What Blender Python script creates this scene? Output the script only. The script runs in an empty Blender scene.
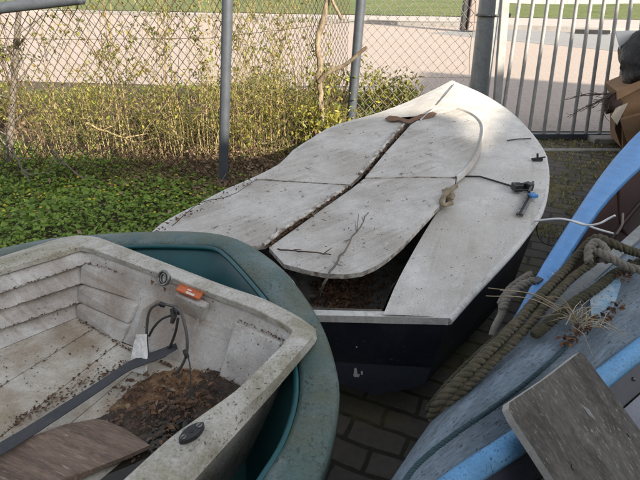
import bpy, math, random
import numpy as np
from mathutils import Vector, noise as mnoise

random.seed(7)
rng = np.random.default_rng(11)
S = bpy.context.scene
COL = S.collection
PI = math.pi

# ------------------------------------------------------------------ camera
CAM_H, PITCH, F = 1.4, math.radians(28.0), 490.0
cp, sp = math.cos(PITCH), math.sin(PITCH)
cam_d = bpy.data.cameras.new('camera')
cam = bpy.data.objects.new('camera', cam_d)
COL.objects.link(cam)
cam.location = (0, 0, CAM_H)
cam.rotation_euler = (PI / 2 - PITCH, 0, 0)
cam_d.sensor_width = 36
cam_d.lens = 36 * F / 640
cam_d.clip_start = 0.02
cam_d.clip_end = 800
S.camera = cam


def ray(px, py):
    u, v = (px - 320) / F, (240 - py) / F
    return Vector((u, cp + v * sp, -sp + v * cp))


def P(px, py, z=0.0):
    d = ray(px, py)
    return Vector((0, 0, CAM_H)) + d * ((z - CAM_H) / d.z)


def PL(px, py, a, bx, by):
    d = ray(px, py)
    return Vector((0, 0, CAM_H)) + d * ((CAM_H - a) / (bx * d.x + by * d.y - d.z))


def PY(px, py, Y):
    d = ray(px, py)
    return Vector((0, 0, CAM_H)) + d * (Y / d.y)


def V(*a):
    return Vector(a)


def spl(pts, n):
    """n points evenly spread along a smooth curve through pts"""
    pts = [Vector(p) for p in pts]
    q = [pts[0] * 2 - pts[1]] + pts + [pts[-1] * 2 - pts[-2]]
    dense = []
    for i in range(1, len(q) - 2):
        a, b, c, d = q[i - 1], q[i], q[i + 1], q[i + 2]
        for k in range(14):
            t = k / 14
            dense.append(0.5 * ((2 * b) + (c - a) * t + (2 * a - 5 * b + 4 * c - d) * t * t + (3 * b - a - 3 * c + d) * t ** 3))
    dense.append(pts[-1])
    return resamp(dense, n)


def resamp(dense, n):
    L = [0]
    for i in range(1, len(dense)):
        L.append(L[-1] + (dense[i] - dense[i - 1]).length)
    out, j = [], 0
    for k in range(n):
        s = L[-1] * k / (n - 1)
        while j < len(L) - 2 and L[j + 1] < s:
            j += 1
        seg = max(L[j + 1] - L[j], 1e-9)
        out.append(dense[j].lerp(dense[j + 1], min(1, (s - L[j]) / seg)))
    return out


# ------------------------------------------------------------------ mesh builder
class MB:
    def __init__(s):
        s.v, s.f, s.m, s.sm = [], [], [], []

    def add(s, vs, fs, m=0, smooth=False):
        o = len(s.v)
        s.v += [tuple(p) for p in vs]
        for f in fs:
            s.f.append(tuple(i + o for i in f))
            s.m.append(m)
            s.sm.append(smooth)
        return s

    def grid(s, rows, m=0, smooth=True, close=False):
        n = len(rows[0])
        vs = [p for r in rows for p in r]
        fs = []
        for i in range(len(rows) - 1):
            for j in range(n if close else n - 1):
                k = (j + 1) % n
                fs.append((i * n + j, i * n + k, (i + 1) * n + k, (i + 1) * n + j))
        return s.add(vs, fs, m, smooth)

    def tube(s, path, r, n=8, m=0, cap=True):
        path = [Vector(p) for p in path]
        N = len(path)
        rr = r if isinstance(r, (list, tuple)) else [r] * N
        t0 = (path[1] - path[0]).normalized()
        ref = Vector((0, 0, 1)) if abs(t0.z) < 0.9 else Vector((1, 0, 0))
        nrm = t0.cross(ref).normalized()
        rows = []
        for i in range(N):
            t = (path[min(i + 1, N - 1)] - path[max(i - 1, 0)])
            t = t.normalized() if t.length > 1e-9 else t0
            nrm = (nrm - t * nrm.dot(t))
            nrm = nrm.normalized() if nrm.length > 1e-6 else t.orthogonal().normalized()
            b = t.cross(nrm)
            rows.append([path[i] + (nrm * math.cos(2 * PI * k / n) + b * math.sin(2 * PI * k / n)) * rr[i] for k in range(n)])
        s.grid(rows, m, True, True)
        if cap:
            s.add(rows[0], [tuple(range(n))[::-1]], m)
            s.add(rows[-1], [tuple(range(n))], m)
        return s

    def slab(s, poly, down, m=0, mside=None):
        """poly: top outline; down: vector to the underside"""
        n = len(poly)
        down = Vector(down)
        lo = [Vector(p) + down for p in poly]
        vs = [Vector(p) for p in poly] + lo
        s.add(vs, [tuple(range(n)), tuple(range(2 * n - 1, n - 1, -1))], m)
        s.add(vs, [(i, i + n, (i + 1) % n + n, (i + 1) % n) for i in range(n)], m if mside is None else mside)
        return s

    def box(s, c, ax, ay, az, m=0):
        c, ax, ay, az = Vector(c), Vector(ax), Vector(ay), Vector(az)
        vs = [c + ax * i + ay * j + az * k for k in (-1, 1) for j in (-1, 1) for i in (-1, 1)]
        return s.add(vs, [(0, 2, 3, 1), (4, 5, 7, 6), (0, 1, 5, 4), (2, 6, 7, 3), (0, 4, 6, 2), (1, 3, 7, 5)], m)

    def bx(s, x0, x1, y0, y1, z0, z1, m=0):
        return s.box(((x0 + x1) / 2, (y0 + y1) / 2, (z0 + z1) / 2), ((x1 - x0) / 2, 0, 0), (0, (y1 - y0) / 2, 0), (0, 0, (z1 - z0) / 2), m)

    def rope(s, path, R, pitch, m=0, strands=3, n=7, fuzz=1.0):
        L = sum((path[i + 1] - path[i]).length for i in range(len(path) - 1))
        N = max(12, int(L / pitch * 11))
        p = resamp(path, N)
        nrm = None
        fr = []
        for i in range(N):
            t = (p[min(i + 1, N - 1)] - p[max(i - 1, 0)]).normalized()
            nrm = t.orthogonal() if nrm is None else nrm - t * nrm.dot(t)
            nrm.normalize()
            fr.append((nrm.copy(), t.cross(nrm)))
        sq = [1 + .16 * mnoise.noise(p[i] * 14) for i in range(N)]
        for k in range(strands):
            q, rr = [], []
            for i in range(N):
                a = 2 * PI * (k / strands + L * i / (N - 1) / pitch + .10 * mnoise.noise(p[i] * 9 + V(4, 4, k)))
                q.append(p[i] + (fr[i][0] * math.cos(a) * sq[i] + fr[i][1] * math.sin(a) / sq[i]) * R * 0.5 + V(mnoise.noise(p[i] * 6), mnoise.noise(p[i] * 6 + V(9, 0, 0)), 0) * R * .25)
                rr.append(R * (.55 + .10 * mnoise.noise(p[i] * 45 + V(k * 5, 0, 2))))
            s.tube(q, rr, n, m)
        for _ in range(int(L * 420 * fuzz)):
            i = random.randint(0, N - 2)
            a = random.uniform(0, 2 * PI)
            o = fr[i][0] * math.cos(a) + fr[i][1] * math.sin(a)
            t = (p[i + 1] - p[i]).normalized() * random.uniform(-1, 1)
            c = p[i] + o * R * .95
            e = c + (o * random.uniform(.2, .9) + t).normalized() * R * random.uniform(.4, 1.3)
            w = t.cross(o)
            w = (w.normalized() if w.length > 1e-5 else o.orthogonal()) * .0005
            s.add([c - w, c + w, e], [(0, 1, 2)], m)
        return s

    def build(s, name, mats, parent=None, bevel=0, seg=2, weld=False, sub=0):
        me = bpy.data.meshes.new(name)
        off = Vector(WL.get(parent.name, (0, 0, 0))) if parent else Vector((0, 0, 0))
        me.from_pydata([(a - off.x, b - off.y, c - off.z) for a, b, c in s.v], [], s.f)
        if not isinstance(mats, (list, tuple)):
            mats = [mats]
        for m in mats:
            me.materials.append(m)
        me.polygons.foreach_set('material_index', s.m)
        me.polygons.foreach_set('use_smooth', s.sm)
        me.validate()
        me.update()
        o = bpy.data.objects.new(name, me)
        COL.objects.link(o)
        if weld:
            w = o.modifiers.new('weld', 'WELD')
            w.merge_threshold = 0.0004
        if sub:
            w = o.modifiers.new('sub', 'SUBSURF')
            w.levels = w.render_levels = sub
        if bevel:
            b = o.modifiers.new('bevel', 'BEVEL')
            b.width, b.segments, b.limit_method, b.angle_limit = bevel, seg, 'ANGLE', math.radians(40)
            b.harden_normals = False
        if parent:
            o.parent = parent
            WL[o.name] = off
        return o


WL = {}


def tag(o, label, cat, group=None, kind=None):
    o['label'], o['category'] = label, cat
    if group:
        o['group'] = group
    if kind:
        o['kind'] = kind
    return o


def thing(name, label, cat, loc=(0, 0, 0), group=None):
    o = bpy.data.objects.new(name, None)
    COL.objects.link(o)
    o.location = loc
    o.empty_display_size = 0.1
    WL[o.name] = Vector(loc)
    return tag(o, label, cat, group)


def struct(o):
    o['kind'] = 'structure'
    return o


# ------------------------------------------------------------------ materials
def nt(name):
    m = bpy.data.materials.new(name)
    m.use_nodes = True
    t = m.node_tree
    t.nodes.clear()
    out = t.nodes.new('ShaderNodeOutputMaterial')
    b = t.nodes.new('ShaderNodeBsdfPrincipled')
    t.links.new(b.outputs[0], out.inputs[0])
    return m, t, b


def c4(c):
    return (c[0], c[1], c[2], 1)


def add(t, kind, **kw):
    n = t.nodes.new('ShaderNode' + kind)
    for k, v in kw.items():
        setattr(n, k, v)
    return n


def noise_n(t, vec, scale, detail=5, rough=0.6, dist=0.0):
    n = add(t, 'TexNoise')
    n.inputs['Scale'].default_value = scale
    n.inputs['Detail'].default_value = detail
    n.inputs['Roughness'].default_value = rough
    n.inputs['Distortion'].default_value = dist
    t.links.new(vec, n.inputs['Vector'])
    return n.outputs['Fac']


def ramp(t, fac, a, b, ca=(0, 0, 0), cb=(1, 1, 1)):
    r = add(t, 'ValToRGB')
    r.color_ramp.elements[0].position, r.color_ramp.elements[1].position = a, b
    r.color_ramp.elements[0].color, r.color_ramp.elements[1].color = c4(ca), c4(cb)
    t.links.new(fac, r.inputs[0])
    return r.outputs[0]


def mix(t, fac, a, b, mode='MIX'):
    n = add(t, 'Mix', data_type='RGBA', blend_type=mode)
    for sock, val in ((n.inputs[0], fac), (n.inputs[6], a), (n.inputs[7], b)):
        if isinstance(val, (int, float)):
            sock.default_value = val
        elif isinstance(val, tuple):
            sock.default_value = c4(val)
        else:
            t.links.new(val, sock)
    return n.outputs[2]


def weather(name, base, dirt=None, da=(0.45, 0.75), dscale=5, dmax=0.8, speck=None, sscale=70, sa=(0.66, 0.7),
            stain=None, stscale=1.6, sta=(0.55, 0.7), rough=0.6, bump=0.25, bscale=90, bdist=0.004, var=0.12,
            stretch=(1, 1, 1), rot=(0, 0, 0), metal=0.0, scratch=None, fine=170, famt=0.22, smap=False, sg=(0.38, 0.6), streak=None, stk=(0.5, 0.66), strot=1.2, chip=None, chs=20, cha=(0.665, 0.68)):
    m, t, b = nt(name)
    tc = add(t, 'TexCoord')
    mp = add(t, 'Mapping', vector_type='TEXTURE')
    mp.inputs['Scale'].default_value = stretch
    mp.inputs['Rotation'].default_value = rot
    t.links.new(tc.outputs['Object'], mp.inputs[0])
    vec = mp.outputs[0]
    raw = tc.outputs['Object']
    n_var = noise_n(t, vec, 14, 6, 0.65)
    lo, hi = tuple(max(0, x * (1 - var * 1.6)) for x in base), tuple(min(1, x * (1 + var)) for x in base)
    col = ramp(t, n_var, 0.3, 0.72, lo, hi)
    if stain:
        f = ramp(t, noise_n(t, raw, stscale, 7, 0.6, 0.6), sta[0], sta[1])
        col = mix(t, f, col, stain)
    if dirt:
        f = ramp(t, noise_n(t, vec, dscale, 10, 0.72, 0.4), da[0], da[1], (0, 0, 0), (dmax,) * 3)
        col = mix(t, f, col, dirt)
    if streak:
        kv = add(t, 'Mapping', vector_type='TEXTURE')
        kv.inputs['Scale'].default_value = (.9, .05, .3)
        kv.inputs['Rotation'].default_value = (0, 0, strot)
        t.links.new(raw, kv.inputs[0])
        f = ramp(t, noise_n(t, kv.outputs[0], 1.6, 9, 0.7, 0.8), stk[0], stk[1], (0, 0, 0), (0.75,) * 3)
        g = ramp(t, noise_n(t, raw, 3.2, 5, 0.6), 0.40, 0.62)
        f = mix(t, 1.0, f, g, 'MULTIPLY')
        col = mix(t, f, col, streak)
    if scratch:
        sv = add(t, 'Mapping', vector_type='TEXTURE')
        sv.inputs['Scale'].default_value = (.09, .03, .05)
        sv.inputs['Rotation'].default_value = (0, 0, 0.9)
        t.links.new(raw, sv.inputs[0])
        f = ramp(t, noise_n(t, sv.outputs[0], 1.0, 9, 0.75, 1.8), 0.60, 0.68, (0, 0, 0), (0.6,) * 3)
        col = mix(t, f, col, scratch)
    if speck:
        f = ramp(t, noise_n(t, vec if smap else raw, sscale, 3, 0.55), sa[0], sa[1])
        g = ramp(t, noise_n(t, raw, sscale * 0.07, 3, 0.6), sg[0], sg[1])
        f2 = mix(t, 1.0, f, g, 'MULTIPLY')
        col = mix(t, f2, col, speck)
    if chip:
        f = ramp(t, noise_n(t, raw, chs, 7, 0.62, 0.6), cha[0], cha[1])
        g = ramp(t, noise_n(t, raw, chs * .16, 3, 0.5), 0.50, 0.56)
        f = mix(t, 1.0, f, g, 'MULTIPLY')
        col = mix(t, f, col, chip)
    if famt:
        f = ramp(t, noise_n(t, vec, fine, 6, 0.75), 0.28, 0.72, (1 - famt * 1.3,) * 3, (1 + famt * .6,) * 3)
        col = mix(t, 1.0, col, f, 'MULTIPLY')
    t.links.new(col, b.inputs['Base Color'])
    b.inputs['Roughness'].default_value = rough
    b.inputs['Metallic'].default_value = metal
    if bump:
        h = noise_n(t, vec, bscale, 8, 0.7)
        h2 = noise_n(t, vec, bscale * 0.12, 4, 0.6)
        ad = add(t, 'Math', operation='ADD')
        t.links.new(h, ad.inputs[0])
        t.links.new(h2, ad.inputs[1])
        bp = add(t, 'Bump')
        bp.inputs['Strength'].default_value = bump
        bp.inputs['Distance'].default_value = bdist
        t.links.new(ad.outputs[0], bp.inputs['Height'])
        t.links.new(bp.outputs[0], b.inputs['Normal'])
    return m


def plain(name, col, rough=0.5, metal=0.0):
    m, t, b = nt(name)
    b.inputs['Base Color'].default_value = c4(col)
    b.inputs['Roughness'].default_value = rough
    b.inputs['Metallic'].default_value = metal
    return m


def leafmat(name, cols, rough=0.5, transl=0.25):
    m, t, b = nt(name)
    g = add(t, 'NewGeometry')
    r = add(t, 'ValToRGB')
    e = r.color_ramp.elements
    while len(e) < len(cols):
        e.new(0.5)
    for i, c in enumerate(cols):
        e[i].position = i / max(1, len(cols) - 1)
        e[i].color = c4(c)
    t.links.new(g.outputs['Random Per Island'], r.inputs[0])
    t.links.new(r.outputs[0], b.inputs['Base Color'])
    b.inputs['Roughness'].default_value = rough
    if transl:
        tr = add(t, 'BsdfTranslucent')
        t.links.new(r.outputs[0], tr.inputs[0])
        ms = add(t, 'MixShader')
        ms.inputs[0].default_value = transl
        t.links.new(b.outputs[0], ms.inputs[1])
        t.links.new(tr.outputs[0], ms.inputs[2])
        out = [n for n in t.nodes if n.type == 'OUTPUT_MATERIAL'][0]
        t.links.new(ms.outputs[0], out.inputs[0])
    return m


def brickmat(name, c1, c2, mortar, w=0.2, h=0.1, ms=0.008, rot=0.0, moss=None, mossr=(0.45, 0.65), stain=None, bump=0.6, off=0.5):
    m, t, b = nt(name)
    tc = add(t, 'TexCoord')
    mp = add(t, 'Mapping')
    mp.inputs['Rotation'].default_value = (0, 0, rot)
    t.links.new(tc.outputs['Object'], mp.inputs[0])
    # wobble the joints a little
    wn = add(t, 'TexNoise')
    wn.inputs['Scale'].default_value = 9
    t.links.new(mp.outputs[0], wn.inputs['Vector'])
    wv = add(t, 'MixRGB', blend_type='LINEAR_LIGHT')
    wv.inputs[0].default_value = 0.012
    t.links.new(mp.outputs[0], wv.inputs[1])
    t.links.new(wn.outputs['Color'], wv.inputs[2])
    br = add(t, 'TexBrick')
    br.offset = off
    br.inputs['Scale'].default_value = 1
    br.inputs['Brick Width'].default_value = w
    br.inputs['Row Height'].default_value = h
    br.inputs['Mortar Size'].default_value = ms
    br.inputs['Mortar Smooth'].default_value = 0.4
    br.inputs['Color1'].default_value = c4(c1)
    br.inputs['Color2'].default_value = c4(c2)
    br.inputs['Mortar'].default_value = c4(mortar)
    t.links.new(wv.outputs[0], br.inputs['Vector'])
    col = br.outputs['Color']
    raw = tc.outputs['Object']
    f = ramp(t, noise_n(t, raw, 30, 6, 0.7), 0.3, 0.75, (0.72,) * 3, (1.12,) * 3)
    col = mix(t, 1.0, col, f, 'MULTIPLY')
    if stain:
        f = ramp(t, noise_n(t, raw, 0.8, 6, 0.6, 0.5), 0.45, 0.7, (0, 0, 0), (0.7,) * 3)
        col = mix(t, f, col, stain)
    if moss:
        f = ramp(t, noise_n(t, raw, 2.2, 8, 0.7, 0.3), mossr[0], mossr[1], (0, 0, 0), (0.85,) * 3)
        col = mix(t, f, col, moss)
    t.links.new(col, b.inputs['Base Color'])
    b.inputs['Roughness'].default_value = 0.85
    bp = add(t, 'Bump')
    bp.inputs['Strength'].default_value = bump
    bp.inputs['Distance'].default_value = 0.008
    inv = add(t, 'Math', operation='SUBTRACT')
    inv.inputs[0].default_value = 1
    t.links.new(br.outputs['Fac'], inv.inputs[1])
    n2 = noise_n(t, raw, 60, 6, 0.7)
    mm = add(t, 'Math', operation='MULTIPLY_ADD')
    t.links.new(n2, mm.inputs[0])
    mm.inputs[1].default_value = 0.5
    t.links.new(inv.outputs[0], mm.inputs[2])
    t.links.new(mm.outputs[0], bp.inputs['Height'])
    t.links.new(bp.outputs[0], b.inputs['Normal'])
    return m


M = {}
M['earth'] = weather('earth', (0.09, 0.065, 0.042), dirt=(0.05, 0.06, 0.022), dscale=3, rough=0.95, bump=0.9, bscale=40, bdist=0.02)
M['yard'] = brickmat('yard_bricks', (0.17, 0.15, 0.13), (0.12, 0.108, 0.095), (0.040, 0.036, 0.026), 0.2, 0.1, 0.010, 0.42,
                     moss=(0.19, 0.17, 0.06), mossr=(0.50, 0.68), stain=(0.085, 0.072, 0.055))  # real moss, its tone raised to stand in for sun patches
M['road'] = brickmat('road_bricks', (0.405, 0.335, 0.292), (0.375, 0.31, 0.27), (0.335, 0.275, 0.24), 0.22, 0.11, 0.012, 0.25, stain=(0.33, 0.285, 0.255), bump=0.2)
M['road_shade_grey'] = weather('road_shade_grey', (0.25, 0.25, 0.255), dirt=(0.19, 0.185, 0.185), dscale=1, rough=0.9, bump=0.3)  # grey tone of road paving in shadow
M['pavement'] = brickmat('pavement_slabs', (0.42, 0.38, 0.35), (0.38, 0.345, 0.32), (0.25, 0.23, 0.21), 0.3, 0.3, 0.01, -0.3, bump=0.2, off=0.0)
M['kerb'] = weather('kerb_concrete', (0.36, 0.34, 0.32), dirt=(0.22, 0.2, 0.18), rough=0.9)
M['lawn'] = weather('lawn_grass', (0.13, 0.175, 0.035), dirt=(0.21, 0.22, 0.06), dscale=0.7, da=(0.4, 0.7), rough=0.9, bump=1.0, bscale=30, bdist=0.05, var=0.4, fine=7, famt=0.55, stain=(0.07, 0.11, 0.022), stscale=0.25, sta=(0.45, 0.65))
M['galv'] = weather('galvanised_steel', (0.085, 0.097, 0.118), dirt=(0.055, 0.063, 0.078), dscale=12, rough=0.5, bump=0.05, metal=0.2)
M['galv_light'] = weather('painted_gate_post', (0.34, 0.36, 0.37), dirt=(0.20, 0.215, 0.225), dscale=14, da=(0.4, 0.65), rough=0.5, bump=0.05, metal=0.2)
M['gate'] = weather('gate_steel', (0.40, 0.40, 0.395), dirt=(0.25, 0.24, 0.23), dscale=10, rough=0.5, bump=0.05, metal=0.1)
M['wire'] = weather('fence_wire', (0.060, 0.042, 0.025), dirt=(0.12, 0.085, 0.05), dscale=8, rough=0.65, bump=0, metal=0.1)
M['wire_grey'] = weather('fence_wire_grey', (0.30, 0.28, 0.26), dirt=(0.2, 0.17, 0.14), dscale=8, rough=0.6, bump=0, metal=0.3)
M['oldpost'] = weather('old_post', (0.27, 0.22, 0.20), dirt=(0.12, 0.10, 0.09), rough=0.9, stretch=(1, 1, 4))

M['deck'] = weather('white_deck_paint', (0.60, 0.585, 0.56), dirt=(0.35, 0.32, 0.28), dscale=3.2, da=(0.47, 0.76), dmax=0.8,
                    speck=(0.16, 0.13, 0.10), sscale=120, sa=(0.64, 0.68), stain=(0.50, 0.475, 0.435), stscale=1.9, sta=(0.45, 0.6), rough=0.6, bump=0.35,
                    bscale=55, bdist=0.003, scratch=(0.74, 0.73, 0.71), streak=(0.38, 0.35, 0.31), famt=0.2, sg=(0.45, 0.6), chip=(0.22, 0.19, 0.155), chs=32, cha=(0.65, 0.67))
M['board'] = weather('white_board_paint', (0.565, 0.545, 0.515), dirt=(0.30, 0.27, 0.235), dscale=5, da=(0.47, 0.78), dmax=0.85,
                     speck=(0.13, 0.105, 0.08), sscale=130, sa=(0.63, 0.67), stain=(0.43, 0.405, 0.365), stscale=2.6, sta=(0.45, 0.62), rough=0.7, bump=0.45,
                     bscale=60, bdist=0.003, scratch=(0.70, 0.68, 0.65), streak=(0.30, 0.275, 0.24), stk=(0.47, 0.62), strot=0.55, chip=(0.17, 0.135, 0.10), chs=26, cha=(0.62, 0.64), famt=0.22, sg=(0.45, 0.6))
M['boardedge'] = weather('peeling_board_edge', (0.68, 0.65, 0.60), dirt=(0.16, 0.12, 0.085), dscale=22, da=(0.42, 0.58), dmax=0.9, rough=0.8, bump=0.6)
M['rim'] = weather('white_rub_rail', (0.62, 0.61, 0.585), dirt=(0.25, 0.235, 0.21), dscale=14, da=(0.5, 0.68), rough=0.5, bump=0.3)
M['navy'] = weather('navy_hull_paint', (0.012, 0.014, 0.024), dirt=(0.045, 0.047, 0.058), dscale=5, da=(0.46, 0.78), dmax=0.75, speck=(0.18, 0.18, 0.19), sscale=60, sa=(0.72, 0.75), rough=0.38, bump=0.15, scratch=(0.06, 0.065, 0.08), streak=(0.05, 0.05, 0.055), strot=0.1, chip=(0.12, 0.12, 0.13), chs=40, cha=(0.68, 0.70))
M['navyband'] = weather('faded_antifouling', (0.055, 0.064, 0.088), dirt=(0.022, 0.026, 0.038), dscale=7, da=(0.4, 0.7), rough=0.6, bump=0.2)
M['chip'] = plain('white_gelcoat_chip', (0.7, 0.7, 0.7), 0.5)
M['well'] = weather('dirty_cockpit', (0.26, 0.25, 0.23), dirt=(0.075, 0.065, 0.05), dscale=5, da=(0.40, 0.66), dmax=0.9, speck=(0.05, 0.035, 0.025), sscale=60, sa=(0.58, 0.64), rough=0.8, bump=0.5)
M['dinghy'] = weather('grey_dinghy_plastic', (0.595, 0.58, 0.55), dirt=(0.28, 0.24, 0.205), dscale=5, da=(0.46, 0.70), dmax=0.9,
                      speck=(0.09, 0.06, 0.045), sscale=110, sa=(0.63, 0.68), stain=(0.38, 0.33, 0.285), stscale=3.0, sta=(0.47, 0.62), rough=0.6, bump=0.35, bscale=70, bdist=0.003, sg=(0.50, 0.60), streak=(0.30, 0.22, 0.16), stk=(0.50, 0.62), strot=-0.5)
M['dinghyrim'] = weather('dinghy_rim_plastic', (0.53, 0.51, 0.465), dirt=(0.22, 0.20, 0.13), dscale=10, da=(0.46, 0.70), dmax=0.9,
                         speck=(0.09, 0.075, 0.045), sscale=130, sa=(0.60, 0.65), stain=(0.32, 0.295, 0.21), stscale=4, sta=(0.48, 0.64), rough=0.65, bump=0.4, bscale=80, bdist=0.003, famt=0.3, scratch=(0.68, 0.66, 0.62))
M['dinghyfloor'] = weather('dinghy_floor_plastic', (0.57, 0.535, 0.465), dirt=(0.25, 0.185, 0.115), dscale=4.5, da=(0.46, 0.68), dmax=0.9,
                           speck=(0.08, 0.05, 0.034), sscale=110, sa=(0.62, 0.67), stain=(0.37, 0.305, 0.225), stscale=3, sta=(0.46, 0.60), rough=0.65, bump=0.4, bscale=70, bdist=0.003, sg=(0.48, 0.60), streak=(0.27, 0.20, 0.13), stk=(0.48, 0.62), strot=0.52)
M['green'] = weather('green_boat_rim', (0.068, 0.128, 0.13), dirt=(0.085, 0.095, 0.052), dscale=6, da=(0.44, 0.68), dmax=0.9,
                     stain=(0.13, 0.175, 0.175), stscale=7, sta=(0.48, 0.64), speck=(0.03, 0.035, 0.026), sscale=110, sa=(0.57, 0.63), rough=0.55, bump=0.4, bscale=55, bdist=0.003, scratch=(0.20, 0.245, 0.235), famt=0.32)
M['teal'] = weather('teal_interior', (0.008, 0.085, 0.098), dirt=(0.007, 0.06, 0.07), dscale=2, da=(0.4, 0.8), rough=0.4, bump=0.05, famt=0.1)
M['blue'] = weather('sky_blue_paint', (0.075, 0.255, 0.57), dirt=(0.055, 0.20, 0.46), dscale=5, da=(0.5, 0.8), rough=0.45, bump=0.06, speck=(0.28, 0.42, 0.6), sscale=60, sa=(0.66, 0.70), famt=0.10, scratch=(0.2, 0.38, 0.62), streak=(0.06, 0.17, 0.36), stk=(0.58, 0.68), strot=0.9)
M['maroon'] = weather('maroon_interior', (0.075, 0.03, 0.025), dirt=(0.04, 0.02, 0.017), dscale=5, rough=0.6, bump=0.2)
M['bluehull'] = weather('slate_blue_hull', (0.10, 0.145, 0.20), dirt=(0.06, 0.08, 0.11), dscale=5, rough=0.55, bump=0.2)
M['greyblue'] = weather('flaking_blue_grey_hull', (0.20, 0.262, 0.322), dirt=(0.14, 0.18, 0.225), dscale=12, da=(0.42, 0.66), dmax=0.8,
                        speck=(0.06, 0.07, 0.085), sscale=260, sa=(0.605, 0.65), stain=(0.165, 0.205, 0.235), stscale=5, sta=(0.45, 0.65), rough=0.85, bump=0.9, bscale=110, bdist=0.004, stretch=(4.2, 0.9, 1), rot=(0, 0, 0.62), smap=True, sg=(0.34, 0.5), famt=0.35, streak=(0.085, 0.11, 0.14), stk=(0.45, 0.56), strot=0.785, scratch=(0.30, 0.35, 0.40))
M['bluerail'] = weather('light_blue_rail', (0.12, 0.33, 0.60), dirt=(0.095, 0.24, 0.43), dscale=12, speck=(0.05, 0.075, 0.11), sscale=190, sa=(0.60, 0.64), rough=0.6, bump=0.5, famt=0.2, streak=(0.22, 0.40, 0.6), strot=0.75)
M['darkstripe'] = weather('dark_navy_stripe', (0.022, 0.028, 0.048), dirt=(0.05, 0.055, 0.07), dscale=10, rough=0.5, bump=0.2)
M['lilac'] = weather('lilac_grey_side', (0.21, 0.235, 0.30), dirt=(0.16, 0.18, 0.235), dscale=4, rough=0.5, bump=0.1)
M['plank'] = weather('weathered_plywood', (0.155, 0.145, 0.132), dirt=(0.06, 0.055, 0.049), dscale=10, da=(0.42, 0.62), dmax=0.95,
                     speck=(0.23, 0.225, 0.215), sscale=170, sa=(0.61, 0.68), rough=0.95, bump=0.9, bscale=90, bdist=0.005, stretch=(3.2, 0.8, 1.5), rot=(0, 0, -0.98), smap=True, sg=(0.40, 0.55), famt=0.4, streak=(0.21, 0.2, 0.185), strot=-0.98)
M['plankedge'] = weather('pale_plank_edge', (0.40, 0.385, 0.36), dirt=(0.24, 0.225, 0.20), rough=0.85, bump=0.5)
M['batten'] = weather('grey_batten', (0.27, 0.285, 0.29), dirt=(0.14, 0.145, 0.14), dscale=9, rough=0.85, bump=0.5)
M['ply'] = weather('brown_plywood', (0.25, 0.175, 0.13), dirt=(0.10, 0.068, 0.05), dscale=16, da=(0.44, 0.60), speck=(0.42, 0.34, 0.28), sscale=110, sa=(0.60, 0.64), rough=0.75, bump=0.8, bscale=60, stretch=(5, 0.6, 1), rot=(0, 0, -0.35), smap=True, famt=0.4)
M['rope'] = weather('old_rope', (0.15, 0.125, 0.085), dirt=(0.05, 0.05, 0.024), dscale=14, da=(0.40, 0.60), rough=0.95, bump=0.8, bscale=260, bdist=0.003, var=0.35, fine=400, famt=0.5)
M['rope_grey'] = weather('grey_rope', (0.25, 0.23, 0.195), dirt=(0.12, 0.11, 0.085), dscale=20, rough=0.95, bump=0.8, bscale=260, bdist=0.003, var=0.3, fine=400, famt=0.45)
M['rope_dark'] = weather('mossy_rope', (0.065, 0.06, 0.033), dirt=(0.03, 0.034, 0.014), dscale=16, rough=0.95, bump=0.8, bscale=220, bdist=0.003, var=0.3, fine=400, famt=0.5)
M['tealcord'] = weather('teal_cord', (0.025, 0.062, 0.078), dirt=(0.015, 0.03, 0.036), rough=0.8, bump=0.5, bscale=200)
M['black'] = weather('black_rubber', (0.018, 0.018, 0.02), dirt=(0.05, 0.048, 0.045), dscale=12, rough=0.5, bump=0.1)
M['cable'] = weather('grey_cable_sheath', (0.085, 0.085, 0.085), dirt=(0.04, 0.038, 0.035), dscale=14, rough=0.45, bump=0.1)
M['strap'] = weather('webbing', (0.055, 0.058, 0.066), dirt=(0.085, 0.085, 0.085), dscale=12, rough=0.9, bump=0.6, bscale=260, bdist=0.001)
M['chrome'] = weather('worn_chrome', (0.30, 0.30, 0.29), dirt=(0.09, 0.08, 0.07), dscale=40, da=(0.4, 0.6), rough=0.4, bump=0.1, metal=0.7)
M['orange'] = weather('orange_label', (0.56, 0.13, 0.035), dirt=(0.36, 0.10, 0.04), dscale=25, rough=0.6, bump=0.1)
M['labelpale'] = plain('label_pale_print', (0.60, 0.50, 0.45), 0.6)
M['paper'] = weather('crumpled_paper', (0.78, 0.77, 0.76), dirt=(0.6, 0.58, 0.57), dscale=12, rough=0.8, bump=0.4, bscale=30)
M['whiteplastic'] = plain('white_plastic_wire', (0.62, 0.63, 0.63), 0.45)
M['bag'] = weather('black_bin_bag', (0.020, 0.021, 0.024), dirt=(0.03, 0.03, 0.034), rough=0.2, bump=1.0, bscale=26, bdist=0.035, stretch=(1, 1, 2.2))
M['card'] = weather('cardboard', (0.34, 0.205, 0.11), dirt=(0.25, 0.15, 0.08), dscale=5, rough=0.85, bump=0.1)
M['cardpale'] = weather('pale_cardboard_flap', (0.50, 0.43, 0.34), dirt=(0.4, 0.33, 0.25), rough=0.85, bump=0.1)
M['carddark'] = weather('dark_cardboard', (0.09, 0.055, 0.045), dirt=(0.05, 0.035, 0.03), rough=0.8, bump=0.3)
M['sheet'] = plain('white_sheet', (0.78, 0.78, 0.78), 0.5)
M['bark'] = weather('pale_bark', (0.33, 0.26, 0.175), dirt=(0.11, 0.08, 0.052), dscale=22, da=(0.45, 0.60), rough=0.9, bump=1.0, bscale=60, bdist=0.012, stretch=(1, 1, 4), stain=(0.20, 0.15, 0.10), stscale=9, sta=(0.5, 0.6))
M['twig'] = weather('grey_twig', (0.19, 0.165, 0.14), dirt=(0.10, 0.085, 0.07), dscale=30, rough=0.9, bump=0.6)
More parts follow.
